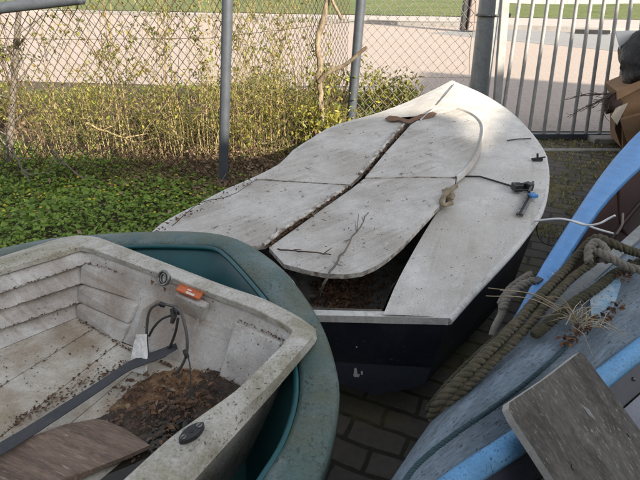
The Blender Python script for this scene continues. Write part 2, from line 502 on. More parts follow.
M['twigdark'] = weather('dark_twig', (0.10, 0.07, 0.05), dirt=(0.05, 0.035, 0.03), dscale=30, rough=0.9, bump=0.6)
M['stem'] = weather('yellow_stem', (0.36, 0.285, 0.135), dirt=(0.19, 0.14, 0.065), dscale=8, rough=0.7, bump=0.2)
M['stemdark'] = weather('brown_stem', (0.15, 0.10, 0.06), dirt=(0.09, 0.06, 0.04), dscale=8, rough=0.8, bump=0.2)
M['peel'] = weather('rust_brown_peel', (0.19, 0.105, 0.06), dirt=(0.09, 0.055, 0.035), dscale=14, rough=0.9, bump=0.8)
M['cloth'] = weather('tan_rag', (0.34, 0.285, 0.20), dirt=(0.16, 0.12, 0.075), dscale=18, da=(0.42, 0.62), rough=0.95, bump=0.8, bscale=60)
M['wild'] = leafmat('wild_grass', [(0.075, 0.12, 0.02), (0.15, 0.18, 0.035), (0.27, 0.25, 0.08), (0.10, 0.15, 0.028), (0.22, 0.16, 0.07)], 0.55, 0.35)
M['straw'] = leafmat('straw', [(0.44, 0.37, 0.25), (0.28, 0.22, 0.13), (0.55, 0.50, 0.40)], 0.8, 0.1)
M['coverleaf'] = leafmat('celandine_leaves', [(0.12, 0.21, 0.032), (0.20, 0.32, 0.05), (0.30, 0.42, 0.075), (0.155, 0.26, 0.042)], 0.6, 0.35)
M['petal'] = leafmat('yellow_petals', [(0.62, 0.48, 0.03), (0.70, 0.60, 0.08)], 0.5, 0.2)
M['bush1'] = leafmat('yellow_green_leaves', [(0.07, 0.095, 0.018), (0.20, 0.20, 0.035), (0.40, 0.34, 0.07), (0.14, 0.17, 0.03), (0.30, 0.27, 0.05)], 0.5, 0.4)
M['bush2'] = leafmat('olive_leaves', [(0.07, 0.10, 0.02), (0.20, 0.22, 0.04), (0.38, 0.35, 0.08), (0.24, 0.16, 0.06), (0.14, 0.19, 0.03), (0.27, 0.29, 0.05)], 0.5, 0.4)
M['litter'] = leafmat('dead_leaves', [(0.12, 0.075, 0.045), (0.23, 0.155, 0.095), (0.34, 0.25, 0.165), (0.16, 0.095, 0.055)], 0.85, 0.15)
M['crumb'] = leafmat('leaf_crumbs', [(0.035, 0.022, 0.015), (0.10, 0.055, 0.03), (0.17, 0.09, 0.045), (0.055, 0.03, 0.02)], 0.85, 0.0)
M['dinghylitter'] = leafmat('wet_leaves', [(0.028, 0.018, 0.012), (0.085, 0.04, 0.02), (0.17, 0.085, 0.038), (0.05, 0.026, 0.016), (0.26, 0.19, 0.11)], 0.6, 0.0)
M['mud'] = weather('leaf_mud', (0.27, 0.155, 0.075), dirt=(0.10, 0.055, 0.03), dscale=9, da=(0.46, 0.64), dmax=0.9, speck=(0.03, 0.02, 0.014), sscale=60, sa=(0.60, 0.64), rough=0.75, bump=0.9, bscale=50, bdist=0.006)
M['wetmud'] = weather('wet_dark_mud', (0.05, 0.035, 0.024), dirt=(0.12, 0.078, 0.042), dscale=11, da=(0.44, 0.60), speck=(0.02, 0.014, 0.01), sscale=70, sa=(0.56, 0.60), rough=0.5, bump=0.9, bscale=50, bdist=0.006, famt=0.4)
M['brickwall'] = brickmat('shed_bricks', (0.28, 0.12, 0.08), (0.22, 0.10, 0.07), (0.3, 0.28, 0.25), 0.22, 0.07, 0.01)
M['tiles'] = weather('roof_tiles', (0.13, 0.07, 0.05), dirt=(0.08, 0.05, 0.04), rough=0.8)
m, t, b = nt('puddle_water')
b.inputs['Base Color'].default_value = (0.02, 0.017, 0.012, 1)
b.inputs['Roughness'].default_value = 0.04
M['water'] = m


# ------------------------------------------------------------------ scatter helpers
def leaves(mb, pos, size, flat=0.5, aspect=0.6, m=0, fold=0.18, up=None, jit=0.4):
    """little folded leaves at pos (N,3); flat 0 = lying, 1 = any way up"""
    N = len(pos)
    yaw = rng.uniform(0, 2 * PI, N)
    pit = rng.normal(0, flat, N)
    rol = rng.normal(0, flat, N)
    s = size * rng.uniform(1 - jit, 1 + jit, N)
    cy, sy = np.cos(yaw), np.sin(yaw)
    d = np.stack([cy * np.cos(pit), sy * np.cos(pit), np.sin(pit)], 1)
    side0 = np.stack([-sy, cy, np.zeros(N)], 1)
    nn = np.cross(d, side0)
    side = side0 * np.cos(rol)[:, None] + nn * np.sin(rol)[:, None]
    nn = np.cross(d, side)
    L, W = s[:, None], (s * aspect)[:, None]
    a = pos - d * L * 0.5
    c = pos + d * L * 0.5
    bl = pos - d * L * 0.06 + side * W * 0.5 + nn * L * fold
    br = pos - d * L * 0.06 - side * W * 0.5 + nn * L * fold
    vs = np.stack([a, bl, c, br], 1).reshape(-1, 3)
    o = len(mb.v)
    mb.v += list(map(tuple, vs.tolist()))
    for i in range(N):
        k = o + 4 * i
        mb.f += [(k, k + 1, k + 2), (k, k + 2, k + 3)]
    mb.m += [m] * (2 * N)
    mb.sm += [False] * (2 * N)
    return mb


def twig(mb, path, r0, r1, n=6, subs=0, m=0, sl=0.08):
    p = spl(path, max(8, len(path) * 4))
    p = [q + Vector((random.gauss(0, 1), random.gauss(0, 1), random.gauss(0, 1))) * r0 * 0.35 for q in p]
    N = len(p)
    mb.tube(p, [r0 + (r1 - r0) * i / (N - 1) for i in range(N)], n, m)
    for _ in range(subs):
        i = random.randint(N // 4, N - 2)
        t = (p[i + 1] - p[i - 1]).normalized()
        d = (t + Vector((random.uniform(-1, 1), random.uniform(-1, 1), random.uniform(-0.2, 0.8)))).normalized()
        L = sl * random.uniform(0.4, 1.2)
        mb.tube([p[i], p[i] + d * L * 0.5, p[i] + d * L + Vector((random.gauss(0, .1), random.gauss(0, .1), random.gauss(0, .1))) * L], [r1 * 1.1, r1 * 0.9, r1 * 0.5], 5, m)


# ================================================================== SETTING
def sheet(name, pts, z, mat):
    mb = MB()
    mb.add([(p[0], p[1], z) for p in pts], [tuple(range(len(pts)))])
    return struct(mb.build(name, mat))


sheet('ground', [(-250, -120), (250, -120), (250, 400), (-250, 400)], 0.0, M['earth'])
sheet('yard_paving', [(-0.75, -6), (9, -6), (9, 5.0), (0.6, 5.0), (-0.2, 3.3), (-0.75, 2.0)], 0.004, M['yard'])
sheet('road', [(1.25, 5.02), (40, 5.02), (40, 1.0 + 5), (40, 1.1), (60, -9.2), (8.3, 15.75), (-10, 24.6), (-40, 39.3), (-60, 49), (-60, 14), (-10, 8.6), (0.2, 7.2), (1.1, 6.8)][0:1] +
      [(60, 5.02), (60, -9.2 + 15), (8.3, 15.75), (-10, 24.6), (-60, 49), (-60, 14), (-10, 8.6), (0.2, 7.2), (1.1, 6.8)], 0.008, M['road'])
sheet('road_shade_wedge', [(3.2, 15.6), (8.0, 9.6), (60, 5.5), (60, 5.9), (8.2, 15.6), (5.6, 16.9)], 0.012, M['road_shade_grey'])  # grey wedge painted in place of a shadow across the road
# far pavement with its kerb: a raised wedge between road and lawn
mb = MB()
pv = [V(8.3, 15.9, .12), V(60, 5.95, .12), V(60, 8.0, .12), V(11.7, 19.6, .12), V(-15.7, 26.6, .12), V(-13, 26.35, .12)]
mb.slab(pv, (0, 0, -.115))
struct(mb.build('pavement', M['pavement'], bevel=0.02))
mb = MB()
for a, b in ((V(-13, 26.3, 0), V(8.3, 15.82, 0)), (V(8.3, 15.82, 0), V(60, 5.87, 0))):
    d = (b - a).normalized()
    n = V(-d.y, d.x, 0) * .07
    mb.slab([a - n + V(0, 0, .135), b - n + V(0, 0, .135), b + n + V(0, 0, .135), a + n + V(0, 0, .135)], (0, 0, -.13))
struct(mb.build('kerb', M['kerb'], bevel=0.015))
# far lawn, gently uneven
mb = MB()
rows = []
for i in range(26):
    row = []
    for j in range(60):
        f = i / 25
        x = -70 + j * 140 / 59
        y0 = 22.65 - 0.2518 * x
        y = y0 + f * f * 120
        row.append(V(x, y, 0.115 + (0.10 * mnoise.noise(V(x * .3, y * .3, 0)) if i > 0 else 0) + 0.05 * f))
    rows.append(row)
mb.grid(rows)
struct(mb.build('lawn', M['lawn']))
mb = MB()
mb.slab([V(11.5, 33, .34), V(60, 26, .34), V(60, 31, .34), V(12.5, 38, .34)], (0, 0, -.3))
struct(mb.build('footpath', M['pavement']))
# street gully in the far kerb
g = P(590, 34, 0.0)
mb = MB()
mb.box(V(g.x, g.y - .1, .075), V(.42, -.16, 0), V(.03, .08, 0), V(0, 0, .045))
tag(mb.build('gully', M['black']), 'small dark street drain opening in the kerb beyond the gate', 'drain')

# ------------------------------------------------------------------ shade giver behind the photographer
bld = thing('brick_house', 'red brick house with a tiled gable roof and lower wing facing the boat yard', 'house', (8, -6, 0))
mb = MB()
mb.bx(-9, 7.89, -11, -6, 0, 5.90)
mb.add([V(7.9, -6, 0), V(20, -6, 0), V(20, -6, 5.5), V(13.95, -6, 8.6), V(7.9, -6, 5.5), V(7.9, -13, 0), V(20, -13, 0), V(20, -13, 5.5), V(13.95, -13, 8.6), V(7.9, -13, 5.5)],
       [(0, 1, 2, 3, 4), (9, 8, 7, 6, 5), (0, 4, 9, 5), (1, 6, 7, 2)])
mb.build('wall', M['brickwall'], bld)
mb = MB()
for s_ in (-1, 1):
    mb.slab([V(13.95, -5.75, 8.84), V(13.95 + s_ * 6.5, -5.75, 5.51), V(13.95 + s_ * 6.5, -13.2, 5.51), V(13.95, -13.2, 8.84)][::s_], (0, 0, -.14))
mb.bx(-9.2, 8.02, -11.2, -5.8, 5.902, 6.05)
mb.build('roof', M['tiles'], bld)

# ================================================================== FENCE
fence = thing('chain_link_fence', 'chain-link fence with grey tubular posts behind the boats', 'fence', (-0.75, 3.54, 0))


def post_between(pb, pt, r, up=0.35, n=14):
    d = (pt - pb).normalized()
    return [pb - V(0, 0, 0), pb.lerp(pt, .5), pt + d * up]


f1b, f1t = P(223, 187, 0), PY(227.5, 0, 3.52)
f1b = PY(223, 187, 3.52)
f1b.z = 0.0
f2b, f2t = PY(350, 133, 5.0), PY(361, 0, 5.0)
mp_b, mp_t = PY(474, 133, 4.95), PY(490, 0, 4.95)
f2b.z = mp_b.z = 0
for (a, b_, r) in ((f1b, f1t, .036), (f2b, f2t, .046)):
    mb = MB()
    mb.tube(post_between(a, b_, r), r, 16)
    p_o = mb.build('post', M['galv'], fence)
    mb = MB()
    d = (b_ - a).normalized()
    tp = b_ + d * .35
    mb.tube([tp + d * .002, tp + d * .02, tp + d * .035], [r * 1.12, r * 1.1, r * .5], 16)
    mb.build('cap', M['galv'], p_o)
f0b, f0t = V(-2.75, 3.62, 0), V(-2.75, 3.62, 1.62)
mb = MB()
mb.tube([f0b, f0t], .035, 14)
mb.build('post', M['galv'], fence)
# tube rail across the top left
mb = MB()
ra, rb = PY(-60, 15, 3.43), PY(78, -1, 3.43)
mb.tube([ra, ra.lerp(rb, .5), rb, rb.lerp(ra, -.03), rb.lerp(ra, -.045)], [.034, .034, .034, .036, .02], 14)
mb.build('rail', M['galv'], fence)


def chain(a, b, H, cell, dz, r, mat, z0=0.02):
    mb = MB()
    a, b = Vector(a), Vector(b)
    L = (b - a).length
    d = (b - a) / L
    nrm = V(-d.y, d.x, 0).normalized()
    n = int(L / cell)
    rows = int(H / dz)
    for k in range(n):
        pth = []
        for j in range(rows + 1):
            s = (j + k) % 2
            x = (k + s) * cell + random.gauss(0, cell * .035)
            bulge = 0.02 * mnoise.noise(V(x * 1.2, j * dz * 1.3, 0.3)) + (r * .9 if s else -r * .9)
            pth.append(a + d * x + nrm * bulge + V(0, 0, z0 + j * dz))
        mb.tube(pth, r, 4, 0, False)
    return mb.build('mesh_panel', mat, fence)


chain(V(-2.72, 3.60, 0), f1b + V(-.03, 0.05, 0), 1.55, .031, .038, .0030, M['wire'])
chain(f1b + V(.03, .05, 0), f2b + V(-.03, .0, 0), 1.6, .030, .036, .0027, M['wire'])
chain(f2b + V(.05, .05, 0), mp_b + V(-.12, .0, 0), 1.7, .046, .048, .0034, M['wire_grey'])
mb = MB()
for z in (.55, 1.05):
    mb.tube([V(-2.72, 3.61, z), V(-1.7, 3.585, z - .01), f1b + V(0, .045, z), f2b + V(0, .05, z), mp_b + V(-.1, .02, z)], .002, 4)
mb.build('tension_wire', M['wire'], fence)
# twine hanging by the gate post
mb = MB()
mb.tube(spl([PY(476, 0, 4.9), PY(474, 25, 4.9), PY(470, 50, 4.9), PY(469, 95, 4.9)], 14), .004, 5)
mb.build('tie_wire', M['twig'], fence)

# ------------------------------------------------------------------ gate post and gate
gp = thing('gate_post', 'thick round grey gate post with a band clamp at the boat bow', 'post', mp_b)
mb = MB()
d = (mp_t - mp_b).normalized()
mb.tube([mp_b, mp_b.lerp(mp_t, .5), mp_t + d * .5], .095, 26)
mb.build('shaft', M['galv_light'], gp)
mb = MB()
q = PY(487.5, 15, 4.95)
ring = [q + V(math.cos(k * PI / 16) * .102, math.sin(k * PI / 16) * .102, 0) for k in range(33)]
mb.tube(ring, .011, 6)
mb.box(q + V(.15, -.03, 0), V(.05, 0, 0), V(0, .012, 0), V(0, 0, .016))
mb.build('clamp', M['chrome'], gp)

gate = thing('metal_gate', 'grey metal gate of upright bars beside the thick post', 'gate', V(1.8, 4.75, 0))
GY = 4.75
mb = MB()
sb, st = PY(494, 141, GY), PY(505, 0, GY)
d = (st - sb).normalized()
mb.box((sb + st) / 2 + d * .15, V(.034, 0, 0), V(0, .03, 0), d * ((st - sb).length / 2 + .17))
mb.build('stile', M['gate'], gate, bevel=.006)
tops = [519.5, 533.5, 548, 562.5, 577, 591, 604.5, 618, 631.5, 645, 659, 673]
for i, tx in enumerate(tops):
    bxp = tx - 20.5 + 0.15 * i
    a, b_ = PY(bxp, 141, GY), PY(tx, 0, GY)
    d = (b_ - a).normalized()
    mb = MB()
    mb.tube([a, (a + b_) / 2, b_ + d * .3], .0165, 10)
    mb.build('bar', M['gate'], gate)
mb = MB()
a, b_ = PY(494, 144.5, GY), PY(660, 143.5, GY)
a.z = b_.z = 0.035
mb.box((a + b_) / 2, V((b_.x - a.x) / 2, 0, 0), V(0, .028, 0), V(0, 0, .028))
mb.build('bottom_rail', M['galv'], gate, bevel=.005)
mb = MB()
tz = 1.62
mb.box(V((a.x + b_.x) / 2 + .3, GY, tz), V((b_.x - a.x) / 2 + .1, 0, 0), V(0, .028, 0), V(0, 0, .028))
mb.build('top_rail', M['gate'], gate, bevel=.005)
# sill strip and concrete stop under the gate
mb = MB()
q0, q1 = P(520, 151, 0), P(640, 149, 0)
mb.bx(q0.x, q1.x + .6, q0.y - .04, q0.y + .03, 0.0, .018)
tag(mb.build('gate_track', M['kerb'], bevel=.004), 'flat pale track strip on the paving under the gate', 'gate track')
q = P(607, 144, 0)
mb = MB()
mb.bx(q.x - .14, q.x + .32, q.y - .02, q.y + .13, 0, .055)
tag(mb.build('concrete_block', M['pavement'], bevel=.01), 'low pale concrete block under the gate bars by the boxes', 'block')
# old post by the far lawn
op = thing('old_post', 'weathered short double post standing by the far lawn', 'post', P(469, 29, .1))
q = P(470, 29, .1)
mb = MB()
mb.bx(q.x - .06, q.x + .26, q.y, q.y + .3, .05, 2.1)
mb.build('shaft', M['oldpost'], op, bevel=.03)
mb = MB()
mb.bx(q.x - .24, q.x - .08, q.y + .1, q.y + .3, .05, 2.0)
mb.build('back_plate', M['black'], op, bevel=.02)

# ================================================================== NAVY BOAT
DA, DX, DYY = .36, .06, .085


def D(px, py, off=0.0):
    return PL(px, py, DA + off, DX, DYY)


R_px = [(449, 318), (475, 289), (497, 266), (520, 240), (540.6, 210), (547, 180), (546, 162), (542.5, 150), (529, 131), (509, 111), (482.5, 94), (452, 80.5)]
N = 40
Rr = spl([D(*p) for p in R_px], N)
Lw = [V(-.03, 1.255, 0), V(-.14, 1.46, 0), V(-.36, 1.655, 0)]
for p in Lw:
    p.z = DA + DX * p.x + DYY * p.y
L_px = [(152, 236), (176, 216), (197, 205), (224, 190.5), (254, 177.5), (281, 163.5), (295, 149.5), (312, 138.5), (331, 127), (350, 121), (380, 112.5), (410, 101), (440, 87), (451, 80.5)]
Ll = spl(Lw + [D(*p) for p in L_px], N)
Ll[-1] = Rr[-1].copy()
boat = thing('sailing_dinghy', 'white decked sailing dinghy with dark navy hull lying by the fence', 'boat', V(.35, 2.3, 0))
mb = MB()
hull, band = [], []
RO, LO = [], []
zmin = .09
rowsR, rowsL = [], []
for i in range(N):
    s = i / (N - 1)
    r, l = Rr[i], Ll[i]
    c = (r + l) / 2
    kz = .145 + .26 * max(0, (s - .62) / .38) ** 2
    k = V(c.x, c.y, kz)
    if s > .9:
        k = k.lerp(V(Rr[-1].x - .05, Rr[-1].y - .12, kz), (s - .9) / .1)

    def side(e):
        cz = .21 + .16 * max(0, (s - .5) / .5) ** 2
        ax_ = k - e
        ax_.z = 0
        L_ = max(ax_.length, 1e-4)
        chin = e + ax_ * min(.6, .045 / L_)
        chin.z = cz
        mid = e + ax_ * min(.3, .018 / L_)
        mid.z = e.z - (e.z - cz) * .45
        lowc = e.lerp(k, .45)
        lowc.z = cz * .6 + kz * .4
        q = e.copy()
        q.z -= .018
        return [q, mid, chin, lowc, k.copy()]
    rowsR.append(side(r))
    rowsL.append(side(l))
for rows in (rowsR, rowsL):
    for r in rows:
        r.insert(2, r[1].lerp(r[2], .52))
    mb.grid([r[:3] for r in rows], 0)
    mb.grid([r[2:] for r in rows], 1)
# transom
a, b_ = rowsR[0], rowsL[0]
tr = a[:1] + [a[1], a[2]] + [b_[2], b_[1], b_[0]]
mb.add(tr, [(0, 1, 2, 3, 4, 5)], 0)
mb.add([a[2], a[3], b_[3], b_[2]], [(0, 1, 2, 3)], 1)
mb.add([a[3], a[4], a[5], b_[4], b_[3]], [(0, 1, 2, 3, 4)], 1)
mb.build('hull', [M['navy'], M['navyband']], boat)
# white paint chip on the transom
mb = MB()
tn = (a[0] - b_[0]).normalized()
on = V(tn.y, -tn.x, 0)
if on.y > 0:
    on = -on


def on_transom(px, py, off=.004):
    d_ = ray(px, py)
    o_ = V(0, 0, CAM_H)
    # plane through transom points
    nrm = (a[2] - a[0]).cross(b_[0] - a[0]).normalized()
    tt = (a[0] - o_).dot(nrm) / d_.dot(nrm)
    return o_ + d_ * (tt - off)


for poly in ([(354.5, 368), (356.5, 368), (357.5, 374), (353.5, 375)], [(353, 374.5), (360, 374), (359, 377), (354, 377)], [(361, 371), (363, 371.5), (362.5, 375), (360.8, 374.5)], [(356, 346.5), (357.2, 346.5), (357.2, 347.6), (356, 347.6)]):
    MB().add([on_transom(*p) for p in poly], [(0, 1, 2, 3)]).build('paint_chip', M['chip'], boat)
# rub rail: a rounded white lip all along the sheer
mb = MB()
mb.tube([p + V(0, 0, -.012) for p in Rr], .013, 10)
mb.tube([p + V(0, 0, -.012) for p in Ll], .013, 10)
mb.build('rub_rail', M['rim'], boat)
mb = MB()
e0, e1 = Rr[0], Ll[0]
dd = (e1 - e0).normalized()
pn = V(-dd.y, dd.x, 0)
if pn.y < 0:
    pn = -pn
mb.slab([e0 + V(0, 0, .004) - pn * .006, e1 + V(0, 0, .004) - pn * .006, e1 + V(0, 0, .004) + pn * .022, e0 + V(0, 0, .004) + pn * .022][::-1], (0, 0, -.026))
mb.build('transom_cap', M['rim'], boat, bevel=.005)
# deck
SF = 28
IR_px = [(383, 318), (400, 279), (428, 229), (456, 186), (468, 160), (474, 140), (468, 124)]
IR = spl([D(*p) for p in IR_px], SF)
IL = []
for i in range(SF):
    s = i / (SF - 1)
    IL.append(Ll[i].lerp(Rr[i], .004 + .27 * min(1, s * 1.6)))
CR = .022
mb = MB()
rows = []
for i in range(SF):
    rows.append([Rr[i].lerp(IR[i], k / 3) + V(0, 0, CR * .6 * math.sin(k / 3 * 1.5)) for k in range(4)])
mb.grid(rows)
mb.grid([[Ll[i].lerp(IL[i], k / 3) + V(0, 0, CR * .5 * math.sin(k / 3 * 1.5)) for k in range(4)] for i in range(SF)])
seam_px = (455, 83)
rows = []
for i in range(SF - 1, N):
    f = (i - SF + 1) / (N - SF)
    row = []
    if i == SF - 1:
        base = [Rr[i].lerp(IR[i], k / 3) + V(0, 0, CR * .6 * math.sin(k / 3 * 1.5)) for k in range(4)]
        mid = [(IR[i] + V(0, 0, CR * .6)).lerp(IL[i] + V(0, 0, CR * .5), k / 4) + V(0, 0, .02 * math.sin(k / 4 * PI)) for k in range(1, 4)]
        row = base + mid + [Ll[i].lerp(IL[i], k / 3) + V(0, 0, CR * .5 * math.sin(k / 3 * 1.5)) for k in (3, 2, 1, 0)]
    else:
        fr = [0, .11, .22, .33, .42, .50, .58, .70, .80, .90, 1.0]
        w = (Rr[i] - Ll[i]).length
        for k in range(11):
            row.append(Rr[i].lerp(Ll[i], fr[k]) + V(0, 0, .045 * w * math.sin(fr[k] * PI)))
    rows.append(row)
mb.grid(rows)
deck = mb.build('deck', M['deck'], boat)
# cockpit well: walls down from the opening and a dirty floor
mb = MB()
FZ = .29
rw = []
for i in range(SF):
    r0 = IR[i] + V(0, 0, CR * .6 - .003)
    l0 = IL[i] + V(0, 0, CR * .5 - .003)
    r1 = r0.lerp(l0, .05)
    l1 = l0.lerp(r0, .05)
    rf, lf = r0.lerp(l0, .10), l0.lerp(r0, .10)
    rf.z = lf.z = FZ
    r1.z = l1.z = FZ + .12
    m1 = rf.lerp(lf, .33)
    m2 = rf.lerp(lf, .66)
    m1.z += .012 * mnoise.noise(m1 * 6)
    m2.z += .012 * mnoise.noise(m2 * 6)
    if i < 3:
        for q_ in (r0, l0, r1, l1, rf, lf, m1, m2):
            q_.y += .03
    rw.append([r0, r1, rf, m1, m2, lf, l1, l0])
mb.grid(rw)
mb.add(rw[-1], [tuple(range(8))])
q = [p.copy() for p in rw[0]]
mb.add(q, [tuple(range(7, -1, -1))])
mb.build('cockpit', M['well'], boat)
# seam along the foredeck ridge and across the side deck
for pts_, r_ in (([D(456, 176, .017), D(480, 176.5, .02), D(515, 187, .012)], .004), ([D(507, 140.5, .013), D(518, 139, .013), D(531, 138.5, .008)], .003), ([D(436, 105, .036), D(446, 94, .030), D(454, 84, .014)], .0025)):
    MB().tube(pts_, r_, 6).build('deck_seam', M['black'], boat)
# traveller fitting on the side deck
fit = MB()
fit.box(D(517, 187, .03), V(.018, .002, 0), V(-.002, .022, 0), V(0, 0, .015))
fit.box(D(528.5, 186.5, .03), V(.013, .008, 0), V(-.008, .016, 0), V(0, 0, .017))
fit.tube([D(516, 184, .045), D(528, 183.5, .045)], .005, 6)
fit.tube([D(515, 190, .035), D(529, 190, .035)], .005, 6)
fit.tube([D(533, 182, .03), D(529, 192, .05)], .006, 6)
fit.build('pulley_block', M['black'], boat, bevel=.003)
mb = MB()
p0, p1 = D(519.5, 215, .018), D(531.5, 193, .018)
dd = (p1 - p0).normalized()
sd = V(dd.y, -dd.x, 0)
mb.box((p0 + p1) / 2 + sd * .009, dd * ((p1 - p0).length / 2), sd * .004, V(0, 0, .006))
mb.box((p0 + p1) / 2 - sd * .009, dd * ((p1 - p0).length / 2), sd * .004, V(0, 0, .006))
mb.box((p0 + p1) / 2, dd * ((p1 - p0).length / 2 - .003), sd * .005, V(0, 0, .003), 1)
mb.build('track', [M['chrome'], M['black']], boat, bevel=.001)
mb = MB()
mb.box(D(533, 195.5, .022), V(.016, .003, 0), V(-.003, .015, 0), V(0, 0, .008))
mb.build('sheave', M['blue'], boat, bevel=.003)
mb = MB()
q = D(537.5, 159.5, .012)
mb.box(q, V(.024, .0, 0), V(0, .007, 0), V(0, 0, .006))
mb.tube([q + V(0, 0, 0), q + V(-.006, 0, .03)], .005, 6)
mb.tube([q + V(-.03, 0, .003), q + V(.035, 0, .012)], .004, 6)
mb.build('cleat', M['black'], boat)

# hatch boards lying on the boat
GB = 'loose white cover boards on the sailing dinghy'


def board(name, label, pts, off, th=.018, warp=0.0, edge=None):
    poly = [D(x, y, off) for x, y in pts]
    o = thing(name, label, 'board', sum(poly, V(0, 0, 0)) / len(poly), GB)
    mb = MB()
    mb.slab(poly[::-1], V(0, 0, -th), 0, 1)
    mb.build('panel', [M['board'], M['boardedge']], o, bevel=.003)
    return o


FL = [(254, 179), (270, 171.5), (283, 163), (296, 150.5), (312, 139.5), (331, 128.5), (350, 122.5), (375, 117.5), (392, 116.5), (405, 124.5), (383, 149), (361, 174.5), (350, 184.5), (300, 181.5)]
RLp = [(348, 185.6), (320, 206.5), (291, 225.5), (265, 245), (240, 247), (205, 246), (166, 239), (160, 233), (176, 217.5), (198, 206.5), (225, 192), (252, 180.3), (300, 182.6)]
FR = [(365, 177.5), (387, 151), (411, 124.5), (420, 119), (434, 108), (445, 106.5), (458, 107.5), (469, 111), (478, 116.5), (483.5, 124), (484, 134), (481, 147), (476, 158), (467, 169), (457, 177), (420, 176.5)]
RRp = [(352, 188.5), (364, 178.8), (420, 177.8), (456, 178.4), (452, 189), (444, 201), (432, 214), (418, 229), (402, 246), (388, 258), (376, 266), (362, 272), (345, 274.5), (325, 273.5), (306, 270), (284, 264), (269, 247.5), (295, 229), (324, 208)]
b_fl = board('hatch_board', 'front left white cover board curving along the fence side of the sailing dinghy', FL, .038)
b_rl = board('hatch_board', 'rear left white cover board partly under the green boat rim', RLp, .036)
b_fr = board('hatch_board', 'front right white cover board with a rounded raised nose near the bow', FR, .048, .022)
b_rr = board('hatch_board', 'rear right white cover board with a rounded end over the open cockpit', RRp, .042, .018)
# raised pale edges along the middle seam
for par, pts in ((b_fl, [(405, 124.5), (383, 149), (361, 174.5)]), (b_rl, [(348, 187), (320, 206.5), (291, 225.5), (265, 245)])):
    mb = MB()
    c = spl([D(x - 1.5, y, .044) for x, y in pts], 34)
    c = [q + V(random.gauss(0, .0018), random.gauss(0, .0018), random.gauss(0, .0018)) for q in c]
    mb.tube(c, [.0085 + random.uniform(-.002, .002) for _ in c], 7)
    mb.build('edge_strip', M['boardedge'], par)
mb = MB()
c = spl([D(x, y, .055) for x, y in FR[3:15]], 60)
ctr = D(430, 150, .055)
rows = []
for q in c:
    inn = (ctr - q).normalized()
    rows.append([q + V(0, 0, -.03), q + V(0, 0, -.003), q + inn * .004 + V(0, 0, .001), q + inn * .014 + V(0, 0, .001), q + inn * .020 + V(0, 0, -.009)])
mb.grid(rows)
mb.build('lip', M['board'], b_fr)

# rust-brown peeled patch between boards and foredeck
mb = MB()
poly = [(x + random.gauss(0, .5), y + random.gauss(0, .4)) for x, y in [(385, 118.5), (389, 115.5), (397, 116), (402, 118.3), (409, 119.2), (414, 116.8), (421, 114.5), (428, 113.8), (432, 112.4), (437, 113.4), (434.5, 116.5), (428, 118), (421, 119.4), (415, 119.6), (410, 122.2), (405, 122.6), (399, 120.6), (391, 121)]]
mb.slab([D(x, y, .053) + V(0, 0, random.uniform(-.003, .003)) for x, y in poly][::-1], (0, 0, -.003))
tag(mb.build('peeled_patch', M['peel'], bevel=.003), 'rust brown patch of rotten peel at the front ends of the cover boards', 'debris')
# leaf litter in the seam, on boards and in the cockpit
mb = MB()
pos = []
for a_, b2, n in (((408, 124), (364, 176), 170), ((349, 187), (267, 246), 330)):
    for _ in range(n):
        f = random.random()
        q = D(a_[0] + (b2[0] - a_[0]) * f, a_[1] + (b2[1] - a_[1]) * f, .026 + random.random() * .022)
        pos.append(q + V(random.gauss(0, .007), random.gauss(0, .007), 0))
for _ in range(60):
    f = random.random()
    pos.append(D(150 + 100 * f + random.gauss(0, 3), 232 - 50 * f + random.gauss(0, 2), .045))
leaves(mb, np.array([tuple(p) for p in pos]), .015, .6, .5)
tag(mb.build('seam_litter', M['crumb']), 'dark leaf crumbs packed in the seam between the cover boards', 'leaf litter', kind='stuff')
mb = MB()
pos = []
for _ in range(110):
    x, y = random.uniform(235, 460), random.uniform(125, 262)
    if x > 350 + (262 - y) * .75 or x < 300 - (y - 140) * .75:
        continue
    pos.append(D(x, y, .052))
leaves(mb, np.array([tuple(p) for p in pos]), .011, .25, .35)
pos = []
for _ in range(30):
    f, g = random.random(), random.random()
    i = int(f * (SF - 2))
    pos.append(Rr[i].lerp(IR[i], .1 + .8 * g) + V(0, 0, CR * .7))
leaves(mb, np.array([tuple(p) for p in pos]), .010, .25, .35)
tag(mb.build('leaf_specks', M['crumb']), 'scattered specks of dead leaf lying on the white boards and deck', 'leaf litter', kind='stuff')
mb = MB()
pos = []
for _ in range(620):
    x = random.gauss(338, 22)
    y = random.gauss(292, 14)
    if 315 < x < 400 and y < 316:
        pos.append(P(x, y, FZ + .015 + random.random() * .01))
for _ in range(160):
    x, y = random.uniform(330, 445), random.uniform(200, 312)
    if y > 470 - x * .62:
        pos.append(P(x, y, FZ + .018))
leaves(mb, np.array([tuple(p) for p in pos]), .024, .5, .5)
tag(mb.build('cockpit_leaves', M['crumb']), 'heap of rotting brown leaves on the floor of the open cockpit', 'leaf litter', kind='stuff')
